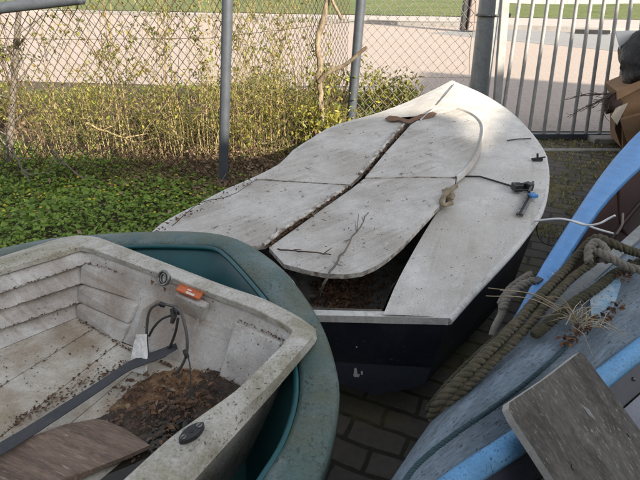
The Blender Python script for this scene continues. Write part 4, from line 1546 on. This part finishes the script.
# battens lying between the boats
mb = MB()
p0, p1 = P(520, 341, .585), P(660, 213, .605)
dd = (p1 - p0).normalized()
sd = V(dd.y, -dd.x, 0)
mb.slab([p0 - sd * .016, p0 + sd * .016, p1 + sd * .018, p1 - sd * .018][::-1], V(0, 0, -.025))
tag(mb.build('batten', M['batten'], bevel=.003), 'pale grey wooden batten lying beside the thick rope', 'batten')
# flaking pale blue patch at the boat end
mb = MB()
mb.slab([P(x, y, .632) for x, y in ((590, 300), (605, 282), (619, 274), (621, 284), (616, 300), (600, 318), (592, 322))][::-1], V(0, 0, -.02))
tag(mb.build('flaking_board', weather('flaking_pale_blue', (0.20, 0.36, 0.50), dirt=(0.42, 0.47, 0.50), dscale=18, da=(0.45, 0.6), speck=(0.05, 0.07, 0.09), sscale=80, sa=(0.6, 0.64), rough=0.8, bump=0.6), bevel=.003),
    'small flaking pale blue board piece next to the straw tuft', 'board')

# ------------------------------------------------------------------ ropes
mb = MB()
RA = spl([P(680, 262, .64), P(650, 256, .66), P(628, 250, .70), P(612, 243, .72), P(598, 238, .715), P(588, 244, .69), P(577, 256, .665), P(563, 271, .65), P(545, 291, .64), P(525, 313, .635), P(503, 336, .63), P(480, 359, .62), P(458, 382, .60), P(440, 402, .57), P(431, 420, .52)], 120)
mb.rope(RA, .0128, .050)
tag(mb.build('thick_rope', M['rope']), 'thick twisted tan rope draped over the blue boat and upturned hull', 'rope')
mb = MB()
RB = spl([P(600, 243, .69), P(604, 252, .68), P(592, 262, .67), P(574, 274, .655), P(556, 294, .645), P(536, 316, .635), P(515, 338, .625), P(492, 361, .615), P(470, 382, .60), P(450, 400, .575), P(440, 416, .54)], 120)
RB = [q + V(-.004, -.001, -.008) for q in RB]
mb.rope(RB, .0122, .047)
tag(mb.build('thick_rope', M['rope']), 'second thick twisted rope lying close along the right of the first', 'rope')
mb = MB()
RC = spl([P(560, 282, .60), P(536, 306, .61), P(512, 325, .605), P(488, 346, .60), P(464, 369, .585), P(444, 392, .56), P(432, 408, .53)], 90)
RC = [q + V(-.008, .0, -.010) for q in RC]
mb.rope(RC, .0098, .040)
tag(mb.build('dark_rope', M['rope_dark']), 'dark mossy rope along the outer edge beneath the thick ropes', 'rope')
mb = MB()
RD = spl([P(640, 262, .62), P(618, 272, .635), P(598, 286, .64), P(578, 300, .64), P(556, 318, .64), P(536, 333, .63)], 70)
mb.rope(RD, .0135, .055)
q = RD[-1]
dd = (RD[-1] - RD[-3]).normalized()
mb.tube([q - dd * .03, q + dd * .004, q + dd * .012], [.0142, .0138, .008], 12)
tag(mb.build('dark_rope', M['rope_dark']), 'short dark mossy rope end below the thick ropes', 'rope')
mb = MB()
RE2 = spl([P(533, 281, .58), P(524, 284, .58), P(515, 290, .575), P(507, 299, .565), P(502, 311, .56)], 50)
mb.rope(RE2, .013, .055)
mb.rope(spl([P(530, 274, .575), P(519, 281, .58), P(509, 290, .57), P(500, 305, .55)], 40), .011, .05)
mb.tube(spl([P(504, 303, .555), P(501, 315, .555), P(496, 325, .54), P(492, 336, .52)], 20), .0105, 9)
tag(mb.build('rope_tail', M['rope_grey']), 'frayed grey rope tail hanging beside the navy hull', 'rope')
mb = MB()
mb.rope(spl([P(595, 250, .70), P(606, 256, .70), P(618, 262, .69), P(632, 268, .68), P(665, 275, .66)], 60), .0125, .052)
mb.rope(spl([P(588, 262, .68), P(590, 248, .705), P(598, 243, .72), P(606, 250, .705), P(604, 262, .68)], 50), .013, .054)
tag(mb.build('rope_loop', M['rope_grey']), 'grey twisted rope loop heaped on top of the thick rope', 'rope')
# wires
mb = MB()
mb.tube(spl([D(535, 221, .0), PL(548, 219.5, .60, 0, 0), PL(562, 219, .62, 0, 0), PL(580, 223, .60, 0, 0), PL(597, 229, .58, 0, 0), PL(613, 233.5, .56, 0, 0)], 30), .0042, 7)
mb.tube(spl([PL(571, 221, .61, 0, 0), PL(585, 225, .60, 0, 0), PL(598, 224, .62, 0, 0), PL(608, 219, .64, 0, 0), PL(615, 215.5, .66, 0, 0)], 24), .004, 7)
tag(mb.build('white_wire', M['whiteplastic']), 'white plastic wires stretched across the blue gunwale', 'wire')
mb = MB()
mb.tube(spl([D(540, 220, .0), PL(537, 226, .45, 0, 0), PL(538, 236, .40, 0, 0), PL(544, 243, .38, 0, 0), PL(552, 246, .40, 0, 0)], 24), .0025, 6)
tag(mb.build('thin_wire', M['cable']), 'thin dark wire curling down beside the blue boat hull', 'wire')
mb = MB()
mb.tube(spl([PL(617, 234, .56, 0, 0), PL(622, 225, .60, 0, 0), PL(623, 213, .64, 0, 0)], 14), .0035, 6)
tag(mb.build('bent_rod', M['oldpost']), 'small bent rusty rod inside the blue rowing boat', 'rod')
# straw tuft
mb = MB()
base = P(577, 322, .64)
for k in range(46):
    a_ = random.uniform(0, 2 * PI)
    d_ = V(math.cos(a_), math.sin(a_), random.uniform(.1, 1.2)).normalized()
    L = random.uniform(.04, .12)
    s0 = base + V(random.gauss(0, .014), random.gauss(0, .014), 0)
    mb.tube([s0, s0 + d_ * L * .5, s0 + d_ * L + V(0, 0, -L * .35)], [.0012, .0009, .0005], 3, 0, False)
for (x, y, z) in ((486, 296, .62), (488, 288, .60), (500, 290, .62), (545, 297, .68), (553, 312, .66)):
    e_ = P(x, y, z)
    mb.tube(spl([base, base.lerp(e_, .5) + V(0, 0, .03), e_], 12), .0014, 4, 0, False)
tag(mb.build('straw_tuft', M['straw']), 'pale tuft of dry straw caught on the upturned boat', 'straw', kind='stuff')
mb = MB()
pos = []
for _ in range(120):
    f = random.random()
    q = P(562 + 62 * f + random.gauss(0, 4), 342 - 38 * f + random.gauss(0, 3.5), .632 + random.random() * .012)
    pos.append(q)
for _ in range(50):
    q = P(random.gauss(624, 6), random.gauss(272, 5), .645)
    pos.append(q)
leaves(mb, np.array([tuple(p) for p in pos]), .015, .6, .6)
tag(mb.build('brown_leaves', M['crumb']), 'brown dead leaves gathered around the straw on the upturned boat', 'leaf litter', kind='stuff')

# ================================================================== CARDBOARD AND BIN BAG
CY = 4.25


def PC(x, y, Y=CY):
    return PY(x, y, Y)


cb = thing('cardboard_box', 'brown cardboard box with open flaps under the black bin bag', 'box', V(2.95, 4.3, 0))
a_, b2, c_, d_ = PC(617.5, 92), PC(668, 70), PC(668, 150), PC(624, 150)
bk = V(.12, .45, 0)
mb = MB()
fr = [PC(618, 92), PC(623, 106), PC(623, 150), PC(690, 150), PC(690, 62)]
mb.slab(fr, bk)
mb.build('carton', M['card'], cb, bevel=.004)
mb = MB()
mb.slab([PC(617, 91, 4.22), PC(642, 80, 4.22), PC(690, 60, 4.22), PC(690, 66, 4.2), PC(642, 87, 4.2), PC(617.5, 100, 4.2)], V(0, .015, -.002))
mb.slab([PC(628, 103, 4.18), PC(617, 125, 4.1), PC(611, 117, 4.1), PC(616, 108, 4.15)], V(.004, .01, 0), 1)
mb.build('flap', [M['card'], M['cardpale']], cb)
mb = MB()
fr = [PC(620, 120, 4.15), PC(650, 112, 4.15), PC(690, 112, 4.15), PC(690, 160, 4.15), PC(632, 160, 4.15)]
mb.slab(fr, V(.05, .08, 0))
tag(mb.build('cardboard_sheet', M['card'], bevel=.004), 'folded brown cardboard sheet standing in front of the box', 'cardboard')
mb = MB()
rows = []
for i in range(8):
    th = i / 7 * PI
    row = []
    for j in range(14):
        ph = j / 14 * 2 * PI
        e_ = V(math.sin(th) * math.cos(ph), math.sin(th) * math.sin(ph), math.cos(th))
        rr = 1 + .35 * mnoise.noise(e_ * 1.8 + V(7, 2, 1))
        row.append(PC(613, 103, 4.3) + V(e_.x * .075, e_.y * .07, e_.z * .085) * rr)
    rows.append(row)
mb.grid(rows, close=True)
mb.slab([PC(616, 114, 4.3), PC(624, 112, 4.3), PC(630, 150, 4.3), PC(622, 150, 4.3), PC(615, 130, 4.3)], V(.05, .1, 0))
tag(mb.build('dark_lump', M['carddark']), 'dark crumpled brown lump beside the cardboard box and twigs', 'lump')  # plain dark brown lump and slab beside the box
# bin bag
mb = MB()
rows = []
bc = PC(652, 62, 4.4)
for i in range(26):
    th = i / 25 * PI
    row = []
    for j in range(40):
        ph = j / 40 * 2 * PI
        e_ = V(math.sin(th) * math.cos(ph), math.sin(th) * math.sin(ph), math.cos(th))
        fold = .10 * math.sin(ph * 9 + 3 * mnoise.noise(e_ * 2)) * (math.sin(th) ** 2) * .5
        rr = 1 + .30 * mnoise.noise(e_ * 1.5 + V(1, 5, 2)) + .10 * mnoise.noise(e_ * 5) + fold * .5
        z_ = e_.z * .27 * (1.15 if e_.z > 0 else .9)
        row.append(bc + V(e_.x * .25 * rr, e_.y * .25 * rr, z_ * rr))
    rows.append(row)
mb.grid(rows, close=True)
tag(mb.build('bin_bag', M['bag']), 'shiny black bin bag heaped on the cardboard box at the gate', 'bag')
mb = MB()
mb.slab([PC(615.5, 31, 4.55), PC(650, 30, 4.55), PC(650, 70, 4.55), PC(623, 62, 4.55), PC(619.5, 46, 4.55)], V(0, .012, 0))
tag(mb.build('white_sheet', M['sheet']), 'small white panel stuck up behind the bin bag at the gate', 'panel')
# brush twigs by the box
mb = MB()
r0 = PC(614, 92, 4.3)
for tgt in ((565, 100, 4.35), (567, 117, 4.25), (580, 112, 4.3), (601, 121, 4.25), (593, 108, 4.2), (575, 96, 4.4), (606, 113, 4.2)):
    e_ = PY(*tgt)
    twig(mb, [r0 + V(.03, 0, random.uniform(-.03, .03)), r0.lerp(e_, .5) + V(0, 0, random.uniform(-.01, .035)), e_], .007, .0025, 5, 6, sl=.09)
tag(mb.build('brush_twigs', M['twigdark']), 'bundle of bare brown twigs poking from beside the cardboard box', 'twigs')

# ================================================================== VEGETATION
def pick_cover(n, test, box):
    out = []
    while len(out) < n:
        p = rng.uniform((box[0], box[1]), (box[2], box[3]), (n, 2))
        out += [q for q in p if test(q[0], q[1])]
    return np.array(out[:n])


def bound(x):
    return 3.42 - .50 * (x + .68) + .28 * mnoise.noise(V(x * 1.7, 0.5, 0))


def hump(x, y):
    return .055 + .05 * mnoise.noise(V(x * 2.2, y * 2.2, 0)) + .03 * mnoise.noise(V(x * 6, y * 6, 2))


q = pick_cover(33000, lambda x, y: 1.35 < y < bound(x) + rng.normal(0, .10) and x < -.55 + (2.7 - y) * -.12 and not (x > -.55 and y < 2.2), (-3.3, 1.35, -.35, 4.7))
z = np.array([max(.012, hump(x, y)) for x, y in q]) + rng.uniform(-.035, .02, len(q))
z = np.maximum(z, .012)
mb = MB()
leaves(mb, np.column_stack([q, z]), .0235, .42, .95, 0, .12)
q = pick_cover(1500, lambda x, y: 1.35 < y < bound(x) + rng.normal(0, .10) and x < -.6 and mnoise.noise(V(x * 1.5, y * 1.5, 21)) > .02, (-3.3, 1.35, -.35, 4.7))
leaves(mb, np.column_stack([q, [max(.02, hump(x, y)) + random.uniform(0, .03) for x, y in q]]), .038, .35, .8, 0, .12)
q = pick_cover(900, lambda x, y: 1.35 < y < bound(x) + .1 and x < -.6, (-3.3, 1.35, -.35, 4.7))
leaves(mb, np.column_stack([q, [max(.02, hump(x, y)) + random.uniform(-.02, .03) for x, y in q]]), .036, .5, .5, 1, .12)
for _ in range(420):
    x, y = random.uniform(-3, -.7), random.uniform(1.5, 4.2)
    if y < bound(x):
        c = V(x, y, max(.02, hump(x, y)) - .02)
        e_ = c + V(random.gauss(0, .05), random.gauss(0, .05), random.uniform(.05, .13))
        mb.tube([c, c.lerp(e_, .5) + V(random.gauss(0, .01), 0, .01), e_], .0012, 3, 0, False)
tag(mb.build('ground_cover', [M['coverleaf'], M['litter']]), 'dense low green ground cover between the fence and the boats', 'ground cover', kind='stuff')
mb = MB()
q = pick_cover(420, lambda x, y: 1.6 < y < bound(x) - .1 and x < -.65 and mnoise.noise(V(x * 1.3, y * 1.3, 4)) > -.2, (-3.2, 1.6, -.5, 4.5))
for x, y in q:
    zz = max(.02, hump(x, y)) + .03
    k = 6
    r_ = .011 * random.uniform(.8, 1.2)
    tl = V(random.gauss(0, .3), random.gauss(0, .3), 1).normalized()
    e1_ = tl.orthogonal().normalized()
    e2_ = tl.cross(e1_)
    c = V(x, y, zz)
    vs = [c - tl * .002]
    for j in range(2 * k):
        a_ = PI * j / k
        rr = r_ if j % 2 == 0 else r_ * .5
        vs.append(c + (e1_ * math.cos(a_) + e2_ * math.sin(a_)) * rr + tl * .003)
    mb.add(vs, [(0, 1 + j, 1 + (j + 1) % (2 * k)) for j in range(2 * k)])
tag(mb.build('yellow_flowers', M['petal']), 'small yellow flowers dotted over the green ground cover', 'flowers', kind='stuff')
# dead leaf litter and dry stalks behind it
q = pick_cover(10000, lambda x, y: bound(x) - .25 + rng.normal(0, .12) < y < 6.8 and x < .8 + .1 * y, (-3.6, 2.2, 1.3, 6.8))
q2 = pick_cover(3200, lambda x, y: bound(x) - .5 < y < 4.6, (-1.6, 2.2, .3, 4.6))
q = np.vstack([q, q2])
z = np.array([.02 + .035 * abs(mnoise.noise(V(x * 3, y * 3, 0))) for x, y in q]) + rng.uniform(0, .03, len(q))
mb = MB()
leaves(mb, np.column_stack([q, z]), .042, .5, .5, 0, .15)
for _ in range(520):
    x = random.uniform(-2.2, .5)
    y = bound(x) + random.uniform(-.35, 1.1)
    a_ = random.uniform(0, 2 * PI)
    L = random.uniform(.08, .32)
    c = V(x, y, random.uniform(.03, .10))
    d_ = V(math.cos(a_), math.sin(a_), random.gauss(0, .25)) * L * .5
    mb.tube([c - d_, c + V(0, 0, .015), c + d_], .0018, 3, 0, False)
tag(mb.build('leaf_litter', M['litter']), 'brown dead leaves and dry stalks along the foot of the fence', 'leaf litter', kind='stuff')

q = pick_cover(13000, lambda x, y: bound(x) + (.35 if x < -1.3 else .7) + rng.normal(0, .22) < y < 7.2 + 1.1 * mnoise.noise(V(x * .7, 9, 2)) and x < .9 + .08 * y and mnoise.noise(V(x * 1.1, y * 1.1, 11)) > -.12 - .05 * (y - 4), (-6.5, 2.6, 1.6, 8.2))
mb = MB()
N_ = len(q)
hh = np.array([.10 + .14 * abs(mnoise.noise(V(x * .8, y * .8, 3))) for x, y in q])
z = hh * rng.uniform(.15, 1.0, N_)
leaves(mb, np.column_stack([q, z]), .060, 1.0, .26, 0, .1)
tag(mb.build('wild_growth', M['wild']), 'sunlit wild grass and weeds growing behind the fence up to the road', 'weeds', kind='stuff')

# moss and dry grass behind the blue boat, coloured bright for sun patches
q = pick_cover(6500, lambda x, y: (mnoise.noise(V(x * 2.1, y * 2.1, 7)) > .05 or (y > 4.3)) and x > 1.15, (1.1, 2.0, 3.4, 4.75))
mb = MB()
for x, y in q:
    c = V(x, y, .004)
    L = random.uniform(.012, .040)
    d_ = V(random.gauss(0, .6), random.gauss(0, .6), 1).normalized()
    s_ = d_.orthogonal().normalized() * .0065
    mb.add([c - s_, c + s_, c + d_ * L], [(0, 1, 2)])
tag(mb.build('sun_toned_paving_moss', leafmat('sun_toned_dry_moss', [(.20, .20, .045), (.36, .31, .09), (.46, .39, .14)], .8, .1)), 'mossy grass tufts, coloured as if sunlit, growing between the yard bricks near the gate', 'moss', kind='stuff')


def shrub(label, loc, n_leaf, r, h, mat, lsize, seed, group):
    random.seed(seed)
    o = thing('shrub', label, 'shrub', loc, group)
    loc = Vector(loc)
    st = MB()
    tips = []
    for _ in range(14):
        a_ = random.uniform(0, 2 * PI)
        rr = r * math.sqrt(random.random()) * .9
        e_ = loc + V(math.cos(a_) * rr, math.sin(a_) * rr, h * random.uniform(.55, 1.05))
        s0 = loc + V(math.cos(a_) * rr * .25, math.sin(a_) * rr * .25, 0)
        pth = spl([s0, s0.lerp(e_, .5) + V(random.gauss(0, .03), random.gauss(0, .03), .05), e_], 9)
        st.tube(pth, [.006 - .0005 * i for i in range(9)], 5)
        tips.append(pth)
    st.build('stem', M['stemdark'], o)
    pos = []
    clumps = [(random.choice(tips)[random.randint(3, 8)], random.uniform(.05, .11)) for _ in range(34)]
    for _ in range(n_leaf):
        c, s = random.choice(clumps)
        pos.append(tuple(c + V(random.gauss(0, s), random.gauss(0, s), random.gauss(0, s * .8))))
    pos = [p for p in pos if p[2] > .015]
    lf = MB()
    leaves(lf, np.array(pos), lsize, .9, .42, 0, .1, jit=.65)
    lf.build('foliage', mat, o)
    return o


SG = 'leafy shrubs along the fence'
for lab_, (px, py), nl, r, h, mt, ls, sd_ in (
        ('yellow green shrub right behind the grey fence post nearest the boats', (250, 150), 950, .34, .50, 'bush1', .045, 1),
        ('leafy shrub at the foot of the twisted bare trunk', (305, 138), 1100, .36, .55, 'bush1', .045, 2),
        ('low leafy shrub in front of the twisted trunk, behind the board edge', (322, 152), 700, .30, .42, 'bush1', .045, 12),
        ('olive shrub directly left of the rear fence post', (333, 130), 850, .34, .62, 'bush2', .045, 3),
        ('dense green shrub just right of the rear fence post, beside the bow', (384, 118), 800, .36, .48, 'bush1', .05, 4),
        ('small spiky shrub nearest the bow of the sailing dinghy', (404, 112), 450, .24, .40, 'bush2', .05, 5),
        ('low olive shrub among the bare stems midway along the left fence panel', (150, 138), 620, .42, .34, 'bush2', .04, 6),
        ('low green shrub behind the fence, under the end of the top rail', (85, 125), 600, .45, .36, 'bush1', .04, 7),
        ('green shrub at the far left end of the fence', (12, 128), 700, .45, .42, 'bush1', .04, 8),
        ('bright yellow green shrub just left of the front fence post', (195, 142), 700, .36, .42, 'bush1', .042, 9),
        ('shrub in the gap between the two fence posts, behind the others', (275, 112), 700, .42, .45, 'bush2', .045, 10)):
    shrub(lab_, P(px, py, 0), nl, r, h, M[mt], ls, sd_, SG)
random.seed(99)


def bare(label, cx, cy, n, spread, h, mat, seed, group):
    random.seed(seed)
    o = thing('bare_shrub', label, 'shrub', V(cx, cy, 0), group)
    st, lf, pos = MB(), MB(), []
    for _ in range(int(n * 2.0)):
        x, y = cx + random.gauss(0, spread), cy + random.gauss(0, spread * .5)
        lean = V(random.gauss(0, .22), random.gauss(0, .10), 0)
        hh = h * random.choice((random.uniform(.25, .6), random.uniform(.6, 1.2), random.uniform(.8, 1.25)))
        r0_ = random.uniform(.0018, .0046)
        pth = spl([V(x, y, 0), V(x, y, hh * .2) + lean * .05 + V(random.gauss(0, .02), 0, 0), V(x, y, hh * .45) + lean * .25 + V(random.gauss(0, .03), random.gauss(0, .02), 0), V(x, y, hh * .75) + lean * .7 + V(random.gauss(0, .03), 0, 0), V(x, y, hh) + lean], 14)
        st.tube(pth, [r0_ * (1 - .6 * i / 13) for i in range(14)], 5)
        for _ in range(5):
            k = random.randint(3, 12)
            d_ = V(random.gauss(0, 1), random.gauss(0, .6), random.uniform(.3, 1.2)).normalized()
            L = random.uniform(.06, .28)
            e_ = pth[k] + d_ * L
            st.tube([pth[k], pth[k].lerp(e_, .5) + V(0, 0, -.01), e_], [r0_ * .5, r0_ * .4, r0_ * .25], 4)
            for f in (.4, .7, 1.0):
                for _ in range(random.randint(1, 4)):
                    pos.append(tuple(pth[k].lerp(e_, f) + V(random.gauss(0, .02), random.gauss(0, .02), random.gauss(0, .02))))
    st.build('stem', mat, o)
    if pos:
        leaves(lf, np.array(pos), .030, .9, .5, 0, .1, jit=.7)
        lf.build('foliage', M['bush2'], o)
    return o


BG = 'bare stemmed shrubs along the fence'
for i, (lab_, (px, py), Y, n_, spd, mt) in enumerate((
        ('bare yellowish stems at the left edge beneath the pipe rail', (22, 120), 3.95, 9, .14, 'stemdark'),
        ('cluster of thin yellow stems where the pipe rail ends', (62, 120), 4.05, 9, .16, 'stem'),
        ('thin yellow stems left of the middle of the fence panel', (105, 120), 4.0, 10, .16, 'stem'),
        ('thin brown stems in the middle of the left fence panel', (145, 120), 4.15, 10, .16, 'stemdark'),
        ('dense yellow stems a little left of the front fence post', (183, 120), 4.05, 12, .14, 'stem'),
        ('yellow stems rising right behind the front fence post', (215, 120), 4.2, 11, .12, 'stem'),
        ('arching yellow stems just right of the front fence post', (245, 120), 4.35, 13, .14, 'stem'),
        ('yellow stems halfway between the two fence posts', (280, 120), 4.5, 11, .14, 'stem'),
        ('few thin stems beside the twisted bare trunk', (308, 115), 4.7, 7, .10, 'stem'))):
    q = PY(px, py, Y)
    bare(lab_, q.x, q.y, n_, spd, 1.55, M[mt], 40 + i, BG)
random.seed(5)
# twisted trunk
tk = thing('bare_tree', 'twisted pale bare trunk with a broken side branch between the fence posts', 'tree', PY(324, 148, 4.45))
mb = MB()
T = [(324, 152), (322.5, 130), (321, 108), (320, 92), (318.5, 80), (320, 64), (317.5, 48), (318, 36), (322.5, 22), (325.5, 8), (328, -8), (332, -45)]
pth = spl([PY(x, y, 4.45) for x, y in T], 40)
mb.tube([p + V(random.gauss(0, .004), random.gauss(0, .004), 0) for p in pth], [.027 * (1 - .25 * i / 39) * (1 + .35 * max(0, mnoise.noise(V(i * .55, 3, 1))) + random.uniform(-.10, .10)) for i in range(40)], 12)
mb.build('trunk', M['bark'], tk)
mb = MB()
mb.tube(spl([PY(319, 82, 4.43), PY(328, 73, 4.4), PY(345, 65, 4.35), PY(357, 55, 4.3), PY(367, 47, 4.28)], 18), [.020, .022, .021, .020, .019, .018, .018, .017, .017, .016, .016, .016, .015, .015, .015, .014, .016, .012], 9)
mb.build('branch', M['bark'], tk)
mb = MB()
mb.tube(spl([PY(329, -12, 4.45), PY(333, 2, 4.4), PY(338, 12, 4.38), PY(342, 20, 4.36)], 12), [.016, .015, .015, .014, .014, .013, .013, .012, .012, .012, .014, .009], 8)
mb.build('branch', M['bark'], tk)
# sapling at the left edge and fallen branches
sp2 = thing('sapling', 'grey leaning sapling trunk at the left end of the fence', 'tree', PY(12, 150, 3.9))
mb = MB()
mb.tube(spl([PY(8, 173, 3.9), PY(10, 145, 3.9), PY(12, 110, 3.9), PY(15, 70, 3.9), PY(17, 35, 3.9), PY(20, 0, 3.9), PY(23, -40, 3.9)], 26), [.030 - .0006 * i for i in range(26)], 9)
mb.build('trunk', M['twig'], sp2)
mb = MB()
for k in range(10):
    s0 = PY(10 + k, 150 - k * 13, 3.9)
    e_ = s0 + V(random.choice((-1, 1)) * random.uniform(.1, .3), random.gauss(0, .1), random.uniform(.05, .3))
    mb.tube(spl([s0, s0.lerp(e_, .5), e_], 7), [.008, .007, .006, .005, .004, .003, .002], 5)
mb.build('branch', M['twig'], sp2)
mb = MB()
twig(mb, [PY(86, 123, 3.75), PY(115, 135, 3.7), PY(145, 145, 3.66)], .010, .006, 6, 6, sl=.2)
tag(mb.build('fallen_branch', M['stem']), 'pale fallen branch slanting down through the fence shrubs', 'branch')
mb = MB()
twig(mb, [P(8, 138, .3), P(20, 165, .2), P(30, 182, .1)], .009, .005, 6, 6, sl=.15)
twig(mb, [P(52, 150, .25), P(68, 166, .18), P(84, 180, .1)], .007, .004, 6, 6, sl=.15)
tag(mb.build('dry_sticks', M['twig']), 'dry grey sticks leaning over the ground cover at the left', 'sticks')

# ================================================================== LIGHT
AZ, EL = math.radians(40), math.radians(25)
sv = V(math.cos(EL) * math.sin(AZ), -math.cos(EL) * math.cos(AZ), math.sin(EL))
sd_ = bpy.data.lights.new('sun', 'SUN')
sun = bpy.data.objects.new('sun', sd_)
COL.objects.link(sun)
sun.rotation_euler = sv.to_track_quat('Z', 'Y').to_euler()
sun.location = sv * 30
sd_.energy = 5.0
sd_.angle = math.radians(0.53)
sd_.color = (1.0, 0.89, 0.72)
w = bpy.data.worlds.new('World')
S.world = w
w.use_nodes = True
t = w.node_tree
t.nodes.clear()
out = t.nodes.new('ShaderNodeOutputWorld')
bg = t.nodes.new('ShaderNodeBackground')
sky = t.nodes.new('ShaderNodeTexSky')
sky.sky_type = 'NISHITA'
sky.sun_disc = False
sky.sun_elevation = EL
sky.sun_rotation = PI - AZ
sky.air_density = 1.0
sky.dust_density = 2.0
sky.ozone_density = 1.0
bg.inputs['Strength'].default_value = 0.13
hs = t.nodes.new('ShaderNodeHueSaturation')
hs.inputs['Saturation'].default_value = 0.30
t.links.new(sky.outputs[0], hs.inputs['Color'])
t.links.new(hs.outputs[0], bg.inputs[0])
t.links.new(bg.outputs[0], out.inputs[0])
S.view_settings.view_transform = 'Standard'
S.view_settings.look = 'None'
S.view_settings.gamma = 1
S.view_settings.use_curve_mapping = False
S.view_settings.exposure = 1.28
S.render.engine = 'CYCLES'
S.cycles.use_denoising = True
